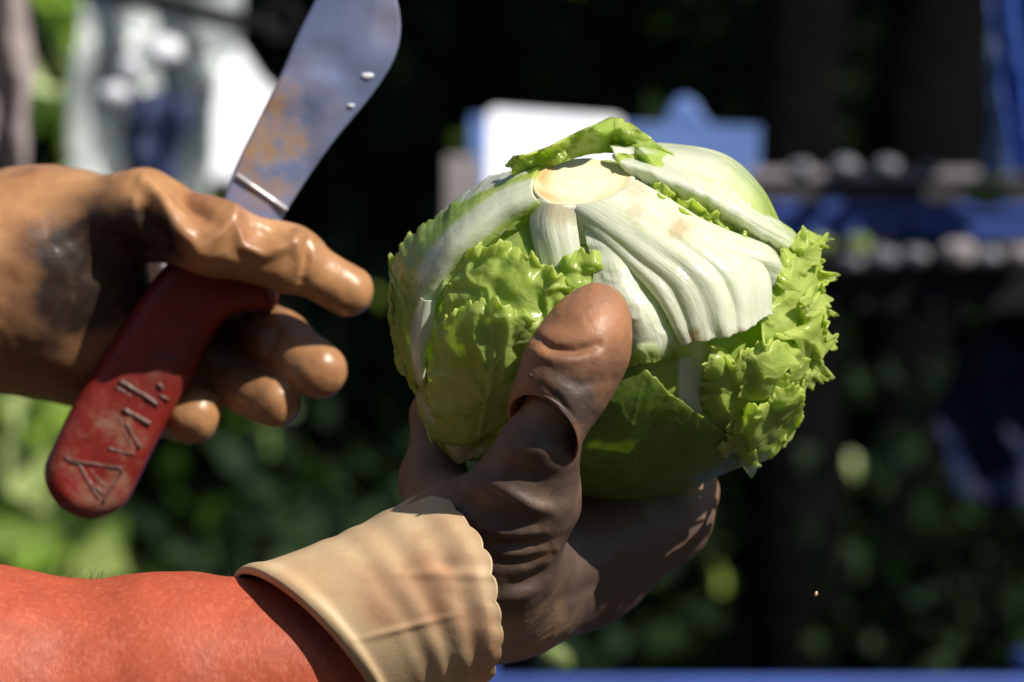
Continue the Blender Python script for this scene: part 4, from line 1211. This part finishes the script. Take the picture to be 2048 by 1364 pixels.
def thumb_sleeve():
    K = [  # centre px, half chord px, front bulge px, depth radius, centre depth
        (1085, 860, -66, -62, 36, -44, .0150, -.0355), (1100, 822, -80, -46, 22, -26, .0160, -.0355), (1125, 775, -92, -42, 8, -10, .0160, -.0360),
        (1155, 712, -102, -30, 0, 0, .0155, -.0360), (1174, 662, -94, -22, 0, 4, .0145, -.0350), (1188, 620, -78, -16, 0, 8, .0122, -.0340),
        (1197, 590, -54, -10, 0, 8, .0090, -.0330), (1202, 572, -26, -5, 0, 4, .0045, -.0325), (1204, 567, -1, 0, 0, 0, .0002, -.0325)]
    K = np.array(K, float); K[:, 2:4] *= 0.94
    G = K[:, None, :].repeat(2, 1)
    D = catmull(G, 2, 190)[:, 0]
    mouth = D[0].copy()
    pre = []
    for k, q in ((0.30, 0.84), (0.22, 0.87), (0.14, 0.89), (0.07, 0.91), (0.02, 0.94), (-0.012, 0.98), (-0.018, 1.02)):   # lip, turned in
        d_ = mouth.copy(); up = D[60] - D[0]
        d_[:2] += up[:2] * k; d_[2:7] *= q; pre.append(d_)
    D = np.concatenate([np.array(pre), D])
    na = 200
    th = np.linspace(0, 2 * np.pi, na, endpoint=False)
    ct, st = np.cos(th), np.sin(th)
    st = np.where(st < 0, st * 0.75, st)
    x = D[:, 0:1] + ct * D[:, 2:3] + st * D[:, 4:5]
    y = D[:, 1:2] + ct * D[:, 3:4] + st * D[:, 5:6]
    z = D[:, 7:8] - st * D[:, 6:7]
    lipm = np.exp(-((np.arange(len(D)) - 10) / 6.0) ** 2)[:, None]
    V = W(x, y, z - 0.0006 * lipm * st)
    V = V.reshape(-1, 3)
    Q = grid_faces(na, len(D), True)
    V = sculpt(V, Q if vnormals(V, Q)[len(V) // 2 + 50][1] < 0 else Q, [])
    N = vnormals(V, Q)
    cen = np.repeat(W(D[:, 0], D[:, 1], D[:, 7]), na, 0)
    sgn = np.sign(((V - cen) * N).sum(1).mean())
    if sgn < 0: Q = Q[:, ::-1].copy()
    outer = np.repeat(np.arange(len(D)) > 6, na)
    V2 = sculpt(V, Q, [([(1072, 676), (1105, 698), (1150, 702), (1195, 690)], 10, -1.9), ([(1060, 700), (1110, 722), (1190, 716)], 13, 0.9),
                      ([(1195, 640), (1205, 700), (1190, 780)], 22, 0.6), ([(1230, 690), (1222, 760), (1190, 830)], 12, -0.7),
                      ([(1110, 745), (1160, 770), (1200, 760)], 16, -0.9), ([(1090, 640), (1130, 650), (1170, 640)], 18, -0.5),
                      ([(1085, 770), (1120, 800), (1150, 850)], 9, -0.6)])
    V = np.where(outer[:, None], V2, V)
    N = vnormals(V, Q)
    V = V + N * (outer * (0.0004 * fbm(V * 60 + 2, 2) + 0.00012 * fbm(V * 260 + 5, 2)))[:, None]
    px, py = proj(V); jit = 26 * fbm(V * 70, 3)
    dirt_shade = np.clip(0.75 * blob(px + jit, py + jit, 1180, 830, 62, .8) + 0.55 * blob(px + jit, py, 1130, 770, 50, .9) + 0.5 * blob(px + jit, py, 1238, 740, 36, .9) + 0.22 * smoothstep(0, 0.7, fbm(V * 60 + 3, 4)), 0, 1)
    o = mesh("thumb_sleeve", V, Q, MAT['thumb'], glove_l, attrs=dict(dirt_shade=dirt_shade))
    return o
MAT['thumb'] = glove_mat("orange_brown_latex", (0.37, 0.165, 0.075), (0.25, 0.12, 0.065), (0.090, 0.062, 0.050), 0.38)
thumb_sleeve()

def cuff():
    nt_, ns = 360, 150
    th = np.linspace(0, 2 * np.pi, nt_, endpoint=False)
    C0, U0, F0, z0 = np.array([622, 1322]), np.array([-150, -177]), np.array([52, -42]), 0.038
    C1, U1, F1, z1 = np.array([888, 1196]), np.array([-22, -206]), np.array([112, 22]), 0.046
    V = []
    sv = np.concatenate([np.linspace(-0.55, 0.0, 36)[:-1], np.linspace(0, 1, ns)])
    dirt_shade = []
    for s in sv:
        if s < 0:     # inner layer turned back inside
            k = -s
            C = C0 + (C1 - C0) * k; Uv = (U0 + (U1 - U0) * k) ; Fv = (F0 + (F1 - F0) * k); z = z0 + (z1 - z0) * k
            shrink = 1 - 0.055 * smoothstep(0, 0.03, np.array(k)) - 0.12 * smoothstep(0.02, 0.55, np.array(k))
        else:
            k = s
            scal = 1 + (0.034 * (0.75 + 0.35 * np.sin(th * 5 + 2)) * (np.abs(np.sin(th * 13 + 0.5 * np.sin(th * 3))) ** 0.6 - 0.45) + 0.010 * np.sin(th * 7 + 1)) * smoothstep(0.8, 1.0, np.array(k))
            kk = k * scal
            C = C0[None] + (C1 - C0)[None] * kk[:, None]; Uv = U0 + (U1 - U0) * k; Fv = F0 + (F1 - F0) * k; z = z0 + (z1 - z0) * k
            shrink = 1 - 0.045 * (1 - smoothstep(0, 0.03, np.array(k))) ** 2 + 0.03 * math.exp(-((k - 0.06) / 0.05) ** 2) - 0.05 * math.sin(math.pi * min(1, k * 1.1)) * 0.6
        wav = np.zeros(nt_)
        if s > 0:
            w1 = 0.009 * np.sin(s * 34 + 1.8 * np.sin(th * 1.3 + 0.4) + th * 0.7) * smoothstep(0.25, 0.6, np.array(s)) * (0.4 + 0.6 * np.abs(np.sin(th * 1.1 + 0.3)))
            w2 = 0.010 * fbm(np.stack([np.cos(th) * 2.2, np.sin(th) * 2.2, th * 0 + s * 3.0], -1), 3) * smoothstep(0.1, 0.9, np.array(s))
            w3 = 0.016 * np.exp(-((th - (1.62 - 0.10 * s)) / 0.035) ** 2) * math.sin(math.pi * min(max((s - 0.05) / 0.75, 0), 1))
            w4 = 0.005 * np.sin(th * 25 + 1.2 * np.sin(th * 3)) * smoothstep(0.90, 1.0, np.array(s))
            w5 = -0.018 * np.exp(-((th - 1.05) / 0.10) ** 2 - ((s - 0.80) / 0.07) ** 2) + 0.016 * np.exp(-((th - 1.25) / 0.10) ** 2 - ((s - 0.78) / 0.06) ** 2)
            w6 = 0.020 * np.exp(-((th - 0.75 - 0.5 * s) / 0.06) ** 2) * smoothstep(0.4, 0.8, np.array(s))
            wav = w1 + w2 + w3 + w4 + w5 + w6
        r = (shrink + wav)
        xy = C + (np.cos(th) * r)[:, None] * Uv + (np.sin(th) * r)[:, None] * Fv
        dep = -np.sign(np.sin(th)) * np.abs(np.sin(th)) ** 0.75 * z * r
        V.append(W(xy[:, 0], xy[:, 1], dep + 0.002))
    V = np.concatenate(V)
    Q = grid_faces(nt_, len(sv), True)
    px, py = proj(V); jit = 20 * fbm(V * 80, 3)
    dirt_shade = np.clip(0.55 * blob(px + jit, py + jit, 800, 1180, 75, .9) + 0.5 * blob(px + jit, py, 900, 1120, 60, .9) + 0.5 * blob(px, py + jit, 900, 1210, 60, .9)
                   + 0.5 * blob(px, py + jit, 760, 1215, 40, .9) + 0.35 * smoothstep(0.1, 0.8, fbm(V * 70 + 8, 4)) + 0.5 * blob(px, py, 990, 1290, 60, .8), 0, 1)
    o = mesh("cuff", V, Q, MAT['cuff'], glove_l, attrs=dict(dirt_shade=dirt_shade))
    solidify(o, 0.0006)
    o['label'] = "cream rolled-back cuff with scalloped edge"
cuff()

def forearm():
    lo = np.array([-0.62, -0.075, W(0, 1600, 0)[2] - 0.05]); hi = np.array([W(900, 0, 0)[0], 0.09, W(0, 1100, 0)[2]])
    F = Field(lo, hi, 0.0022)
    F.add(F.cone(P3(-2300, 1560, 0.03), P3(-100, 1440, 0.0), L(330), L(275)), 0)
    F.add(F.cone(P3(-100, 1440, 0.0), P3(330, 1385, 0.0), L(275), L(212)), 0.03)
    F.add(F.cone(P3(330, 1385, 0.0), P3(560, 1345, -0.002), L(212), L(172)), 0.02)
    F.add(F.cone(P3(560, 1345, -0.002), P3(790, 1240, 0.0), L(166), L(105)), 0.012)
    V, Q = F.surface()
    V = relax(V, Q, 3)
    N = vnormals(V, Q)
    V = V + N * (0.0010 * fbm(V * 30 + 1, 3))[:, None]
    return mesh("forearm", V, Q, MAT['skin'], person)
fa = forearm()
fa['label'] = "sunburnt left forearm"

def hairs():
    rng = np.random.RandomState(4)
    parts = []
    for k in range(120):
        x = rng.uniform(120, 560) if k < 80 else rng.uniform(0, 620)
        topy = np.interp(x, [0, 250, 400, 520, 600], [1150, 1172, 1172, 1163, 1180])
        dep = rng.uniform(-0.006, 0.008)
        ln = rng.uniform(14, 42)
        t = np.linspace(0, 1, 5)
        a = rng.normal(0.5, 0.4)
        pts = W(x + ln * t * math.sin(a) + 6 * t ** 2 * rng.normal(), topy + 4 - ln * t * math.cos(a), dep)
        parts.append(tube_vf(pts, np.linspace(0.00010, 0.00003, 5), 4, caps=False))
    v, f = join(parts)
    o = mesh("arm_hair", v, f, simple_mat("arm_hair", (0.10, 0.07, 0.05), (0.05, 0.04, 0.03)), fa)
    tag(o, kind='stuff')
hairs()

# ================================================================== KNIFE HAND
KD = 0.165
def right_glove():
    lo = np.array([-0.41, KD - 0.07, W(0, 1000, KD)[2]]); hi = np.array([W(800, 0, KD)[0], KD + 0.085, W(0, 290, KD)[2]])
    F = Field(lo, hi, 0.0013)
    c = lambda a, b, ra, rb: F.cone(P3(a[0], a[1], KD + a[2]), P3(b[0], b[1], KD + b[2]), L(ra, KD), L(rb, KD))
    F.add(c((-900, 560, 0.022), (-60, 560, 0.012), 200, 186), 0)
    F.add(c((-60, 560, 0.012), (70, 560, 0.014), 186, 190), 0.02)
    F.add(c((70, 560, 0.018), (180, 590, 0.026), 185, 165), 0.02)
    F.add(c((170, 600, 0.034), (330, 640, 0.044), 150, 90), 0.02)
    F.add(c((60, 640, 0.016), (175, 700, 0.024), 108, 100), 0.02)
    F.add(c((240, 565, 0.036), (400, 505, 0.032), 82, 56), 0.012)
    # thumb
    F.add(c((130, 470, 0.004), (280, 425, -0.012), 112, 80), 0.02)
    F.add(c((280, 425, -0.014), (430, 478, -0.026), 78, 70), 0.010)
    F.add(c((430, 478, -0.026), (575, 515, -0.024), 70, 60), 0.006)
    F.add(c((575, 515, -0.024), (695, 582, -0.018), 58, 49), 0.005)
    # fingers
    F.add(c((300, 600, 0.046), (455, 640, 0.030), 78, 66), 0.014)
    F.add(c((455, 640, 0.030), (560, 682, 0.006), 62, 60), 0.005)
    F.add(c((560, 682, 0.006), (637, 742, -0.012), 58, 56), 0.003)
    F.add(c((280, 680, 0.046), (430, 755, 0.024), 72, 56), 0.012)
    F.add(c((430, 755, 0.024), (552, 802, -0.006), 53, 50), 0.003)
    F.add(c((230, 720, 0.046), (320, 812, 0.034), 66, 54), 0.012)
    F.add(c((320, 812, 0.034), (386, 834, 0.004), 54, 56), 0.004)
    V, Q = F.surface()
    V = sculpt(V, Q, [([(285, 360), (325, 400), (362, 455), (400, 500)], 15, 4.0), ([(350, 380), (382, 412), (425, 440)], 22, -4.2), ([(288, 430), (315, 480), (330, 520)], 20, -5.5),
                      ([(400, 498), (445, 462), (470, 425)], 14, 2.2), ([(468, 428), (485, 490), (528, 508), (575, 492), (600, 472)], 12, 3.0), ([(505, 450), (530, 462), (575, 455)], 15, -3.2),
                      ([(612, 480), (614, 520), (604, 560)], 8, -2.6), ([(420, 520), (450, 540), (500, 550)], 18, -1.2), ([(590, 480), (600, 530)], 10, 1.5),
                      ([(180, 480), (250, 520), (310, 540)], 55, -6.0), ([(268, 400), (272, 460)], 9, 2.0), ([(555, 660), (540, 700)], 8, -1.5),
                      ([(700, 560), (725, 600)], 14, 0.6), ([(100, 640), (180, 680)], 40, -1.5)])
    N = vnormals(V, Q)
    V = V + N * (0.0010 * fbm(V * 55, 3))[:, None]
    px, py = proj(V); jit = 28 * fbm(V * 45, 3)
    dirt_shade = np.clip(1.0 * blob(px + jit, py + jit, 205, 525, 130, .45) + 0.9 * blob(px, py + jit, 300, 490, 60, .5) + 0.7 * blob(px + jit, py, 90, 650, 130, .9)  # palm blobs: grime plus the thumb's shadow painted in
                   + 0.7 * blob(px, py, 470, 650, 80, .9) + 0.3 * blob(px, py, 420, 740, 70, .9) + 0.12 * smoothstep(0, 0.8, fbm(V * 40, 3)), 0, 1)
    o = mesh("glove", V, Q, MAT['glove_tan'], person, attrs=dict(dirt_shade=dirt_shade))
    o['label'] = "tan latex glove gripping the knife handle"
right_glove()

# ================================================================== KNIFE
knife = empty("knife", tuple(W(300., 760., KD)))
tag(knife, "broad-bladed field knife with worn red handle held upright", "knife")
def prism(name, poly, d0, d1, mat, parent, bev, seg=4, attrs_fn=None, div=0):
    a = np.array(poly, dtype=float); n = len(a)
    # resample the outline smoothly
    fr = np.array([W(x, y, d0) for x, y in a]); bk = np.array([W(x, y, d1) for x, y in a])
    v = np.concatenate([fr, bk])
    f = [tuple(range(n))[::-1], tuple(range(n, 2 * n))] + [(i, (i + 1) % n, n + (i + 1) % n, n + i) for i in range(n)]
    o = mesh(name, v, f, mat, parent, smooth=True)
    if bev: bevel(o, bev, seg)
    return o

def smooth_closed(pts, per=6):
    p = np.array(pts, dtype=float); n = len(p); out = []
    for i in range(n):
        p0, p1, p2, p3 = p[i - 1], p[i], p[(i + 1) % n], p[(i + 2) % n]
        for k in range(per):
            t = k / per
            out.append(0.5 * (2 * p1 + (p2 - p0) * t + (2 * p0 - 5 * p1 + 4 * p2 - p3) * t * t + (3 * p1 - p0 - 3 * p2 + p3) * t ** 3))
    return out

def knife_handle():
    outline = smooth_closed([(90, 945), (108, 890), (150, 805), (200, 725), (262, 625), (320, 545), (380, 490), (450, 478), (520, 520), (552, 575), (548, 618), (505, 620),
                             (458, 634), (420, 680), (392, 745), (348, 822), (305, 900), (272, 968), (244, 1014), (200, 1036), (150, 1030), (108, 998)], 5)
    poly = np.array(outline)
    # filled, rounded slab: distance to the outline shapes the thickness
    lo = poly.min(0) - 4; hi = poly.max(0) + 4
    x = np.arange(lo[0], hi[0], 2.6); y = np.arange(lo[1], hi[1], 2.6)
    x3 = np.array([W(q, 0, KD)[0] for q in x]); z3 = np.array([W(0, q, KD)[2] for q in y])
    A, B = np.meshgrid(x, y, indexing='ij')
    q, _ = seg_dist(A.ravel(), B.ravel(), [tuple(p) for p in np.concatenate([poly, poly[:1]])])
    inside = np.zeros(A.size, bool); ax, ay = A.ravel(), B.ravel(); n = len(poly)
    for i in range(n):
        (x0, y0), (x1, y1) = poly[i], poly[(i + 1) % n]
        c_ = ((y0 > ay) != (y1 > ay)) & (ax < (x1 - x0) * (ay - y0) / (y1 - y0 + 1e-12) + x0)
        inside ^= c_
    sd = (np.where(inside, -q, q)).reshape(A.shape) * L(1, KD)
    # field in (x, depth, z)
    F = Field((x3[0], KD - 0.0135, z3[-1]), (x3[-1], KD + 0.0135, z3[0]), L(2.6, KD))
    from_x = np.clip(np.round((F.X[:, 0, 0] - x3[0]) / (x3[1] - x3[0])).astype(int), 0, len(x3) - 1)
    from_z = np.clip(np.round((z3[0] - F.Z[0, 0, :]) / (z3[0] - z3[1])).astype(int), 0, len(z3) - 1)
    S = sd[np.ix_(from_x, from_z)][:, None, :].astype(np.float32)
    r = 0.0072
    dy = np.abs(F.Y - KD) - 0.0105 + r
    sx_ = S + r
    F.f = (np.minimum(np.maximum(dy, sx_), 0) + np.sqrt(np.maximum(dy, 0) ** 2 + np.maximum(sx_, 0) ** 2) - r).astype(np.float32)
    V, Q = F.surface()
    V = relax(V, Q, 3)
    px, py = proj(V)
    wear = np.clip(blob(px, py, 200, 950, 85, .7) + 0.8 * blob(px, py, 235, 850, 60, .8) + 0.4 * blob(px, py, 290, 780, 60, .8), 0, 1)
    return mesh("handle", V, Q, MAT['handle'], knife, attrs=dict(wear=wear))
hd = knife_handle()
# raised worn characters on the handle
def mark(pts, w=7):
    p = np.array([W(x, y, KD - 0.0101) for x, y in pts])
    t = np.linspace(0, len(pts) - 1, 6 * (len(pts) - 1) + 1)
    q = np.stack([np.interp(t, range(len(pts)), p[:, k]) for k in range(3)], 1)
    q += np.random.RandomState(int(pts[0][0])).normal(size=q.shape) * 0.00010
    v, f = tube_vf(q, L(w * 0.72, KD) * (1 + 0.08 * np.sin(np.arange(len(q)) * 0.9)), 8)
    mesh("raised_character", v, f, MAT['mark'], hd)
for pts, w_ in [([(238, 762), (276, 784), (316, 810)], 9), ([(232, 774), (262, 792)], 5), ([(318, 768), (326, 780)], 9), ([(318, 790), (338, 800)], 5),
                ([(246, 820), (272, 832), (300, 850)], 9), ([(234, 832), (250, 868), (262, 892)], 4), ([(252, 846), (266, 872), (280, 896)], 6),
                ([(216, 896), (242, 904), (268, 908)], 6), ([(128, 914), (160, 932), (198, 1000)], 6), ([(142, 922), (196, 930), (246, 938)], 7),
                ([(246, 940), (228, 968), (204, 1006)], 5), ([(160, 940), (186, 968), (208, 992)], 5), ([(180, 938), (200, 962), (214, 978)], 4), ([(312, 704), (332, 714), (350, 716)], 6)]:
    mark(pts, w_)

def knife_blade():
    left = [(452, 410), (467, 337), (501, 270), (535, 202), (568, 138), (589, 81), (629, 3), (664, -70), (690, -110)]
    left[0] = (425, 470)
    right = [(520, 520), (568, 428), (616, 354), (670, 276), (724, 216), (767, 158), (791, 121), (804, 74), (804, 40), (796, 0), (780, -45), (750, -85)]
    def res(p, n):
        p = np.array(p, float); s = np.concatenate([[0], np.cumsum(np.hypot(*np.diff(p, axis=0).T))])
        t = np.linspace(0, s[-1], n); return np.stack([np.interp(t, s, p[:, k]) for k in range(2)], 1)
    nv_, nu_ = 120, 34
    Lp, Rp = res(left, nv_), res(right, nv_)
    for A in (Lp, Rp):
        for _ in range(60): A[1:-1] = 0.25 * A[:-2] + 0.5 * A[1:-1] + 0.25 * A[2:]
    u = np.linspace(0, 1, nu_)
    # dome the tip
    D = Lp[:, None] * (1 - u)[None, :, None] + Rp[:, None] * u[None, :, None]
    tt = np.linspace(0, 1, nv_)[:, None]
    D[..., 1] -= 34 * smoothstep(0.86, 1.0, tt) * np.sin(np.pi * u)[None]
    thick = 0.0011 * np.minimum(1, (1 - u) * 3.0 + 0.1) * np.minimum(1, u * 30 + 0.5)
    V = []
    for sgn in (-1, 1):
        dep = KD + sgn * thick[None] + 0.0006 * noise3(np.stack([D[..., 0] / 60, D[..., 1] / 60, D[..., 0] * 0], -1)) - 0.002 * tt
        V.append(W(D[..., 0], D[..., 1], dep).reshape(-1, 3))
    V = np.concatenate(V)
    n = nu_ * nv_
    Q = grid_faces(nu_, nv_); Qs = [Q, (Q + n)[:, ::-1]]
    e = []
    for i in range(nv_ - 1):
        a, b = i * nu_, (i + 1) * nu_; e.append((a, b, b + n, a + n)); e.append((b + nu_ - 1, a + nu_ - 1, a + nu_ - 1 + n, b + nu_ - 1 + n))
    for j in range(nu_ - 1):
        e.append((j + 1, j, j + n, j + 1 + n)); a = (nv_ - 1) * nu_ + j; e.append((a, a + 1, a + 1 + n, a + n))
    Qs.append(np.array(e))
    px, py = proj(V); jit = 18 * fbm(V * 60, 3)
    rust = np.clip(blob(px + jit, py + jit, 545, 250, 70, .7) + blob(px + jit, py, 520, 340, 75, .7) + 0.35 * blob(px, py, 600, 200, 80, .8) + 0.3 * blob(px, py + jit, 780, 40, 60, .9), 0, 1)
    mesh("blade", V, np.concatenate(Qs), MAT['blade'], knife, attrs=dict(rust=rust, dirt_shade=np.zeros(len(V))))
    # collar line with its glint painted as pale steel, and two white specks
    p = np.array([W(x, y, KD - 0.0018) for x, y in [(474, 350), (505, 372), (540, 396), (574, 420)]])
    v, f = tube_vf(p, L(4.5, KD), 8); mesh("collar_glint", v, f, simple_mat("glint_steel", (0.8, 0.8, 0.82), (0.6, 0.6, 0.62), 100, 0.3, 0.3), knife)
    for (x, y, w, h_) in ((735, 151, 14, 6), (702, 211, 8, 4)):
        th_ = np.linspace(0, 2 * np.pi, 16, endpoint=False); ph = np.linspace(0.05, np.pi - 0.05, 9)
        c = W(x, y, KD - 0.0022)
        v = np.array([c + np.array([L(w) * math.cos(a) * math.sin(b), -0.0005 * math.cos(b), L(h_) * math.sin(a) * math.sin(b) * (1 + .2 * math.sin(3 * a))]) for b in ph for a in th_])
        mesh("sap_drop", v, grid_faces(16, 9, True), MAT['white'], knife)
knife_blade()

# the rest of the worker, left of the picture
def body():
    def part(name, cones, mat, h, k, label=None):
        pts = np.array([c[i] for c in cones for i in (0, 1)]); m = max(max(c[2:]) for c in cones) + 0.03
        F = Field(pts.min(0) - m, pts.max(0) + m, h)
        for i, (a, b, ra, rb) in enumerate(cones): F.add(F.cone(a, b, ra, rb), 0 if i == 0 else k)
        V, Q = F.surface(); V = relax(V, Q, 2)
        N = vnormals(V, Q); V = V + N * (0.006 * fbm(V * 9, 3) * (k > 0.03))[:, None]
        o = mesh(name, V, Q, mat, person)
        if label: o['label'] = label
    T = -0.93
    part("body", [((T, .19, 1.42), (T + .02, .19, 1.56), .062, .058), ((T + .03, .19, 1.60), (T + .03, .19, 1.68), .080, .095), ((T + .11, .19, 1.61), (T + .125, .19, 1.60), .014, .012),
                  ((T + .03, .11, 1.63), (T + .03, .27, 1.63), .022, .022), ((-.66, .36, 1.20), (-.40, .22, 1.26), .048, .036)], MAT['skin'], 0.008, 0.02)
    part("shirt", [((T, .19, .98), (T, .19, 1.36), .135, .15), ((T, .03, 1.40), (T, .35, 1.40), .085, .085), ((T, .01, 1.39), (-.80, -.02, 1.15), .068, .058), ((-.80, -.02, 1.15), (-.66, .01, 1.12), .058, .060),
                   ((T, .37, 1.39), (-.82, .39, 1.18), .068, .058), ((-.82, .39, 1.18), (-.66, .36, 1.20), .058, .058)], simple_mat("khaki_shirt", (0.36, 0.33, 0.27), (0.28, 0.26, 0.21), 12, 0.9), 0.011, 0.05, "khaki work shirt")  # unseen shirt, its tone picked to bounce fill light from the left
    part("trousers", [((T, .19, .98), (T, .19, .92), .14, .15), ((T, .12, .90), (T + .02, .10, .12), .10, .06), ((T, .27, .90), (T - .03, .29, .12), .10, .06)],
         simple_mat("dark_trousers", (0.04, 0.045, 0.06), (0.03, 0.03, 0.04), 12, 0.9), 0.012, 0.03)
    part("boot", [((T + .02, .10, .12), (T + .02, .10, .05), .062, .055), ((T + .02, .10, .045), (T + .16, .10, .04), .052, .045)], MAT['steel_dark'], 0.010, 0.02)
    part("boot", [((T - .03, .29, .12), (T - .03, .29, .05), .062, .055), ((T - .03, .29, .045), (T + .11, .29, .04), .052, .045)], MAT['steel_dark'], 0.010, 0.02)
    part("hat", [((T + .03, .19, 1.73), (T + .03, .19, 1.76), .10, .085)], simple_mat("straw_hat", (0.5, 0.4, 0.22)), 0.008, 0.0)
body()

# speck of soil stuck to the thumb
c = P3(1062, 751, -0.0475)
th_ = np.linspace(0, 2 * np.pi, 10, endpoint=False); ph = np.linspace(0.1, np.pi - 0.1, 7)
v = np.array([c + 0.00075 * np.array([math.cos(a) * math.sin(b), 0.8 * math.sin(a) * math.sin(b), math.cos(b)]) for b in ph for a in th_])
mesh("soil_speck", v, grid_faces(10, 7, True), MAT['soil'], glove_l)

# tiny fly in the air
c = W(1632., 1188., 0.01)
fly = empty("insect", tuple(c))
v, f = tube_vf(np.array([c + np.array([-.0004, 0, -.0009]), c, c + np.array([.0003, 0, .0009])]), [0.0003, 0.0006, 0.0003], 8)
mesh("body", v, f, MAT['cuff'].copy(), fly, attrs=dict(dirt_shade=np.zeros(len(v))))
tag(fly, "tiny pale insect flying at the lower right of the lettuce", "insect")
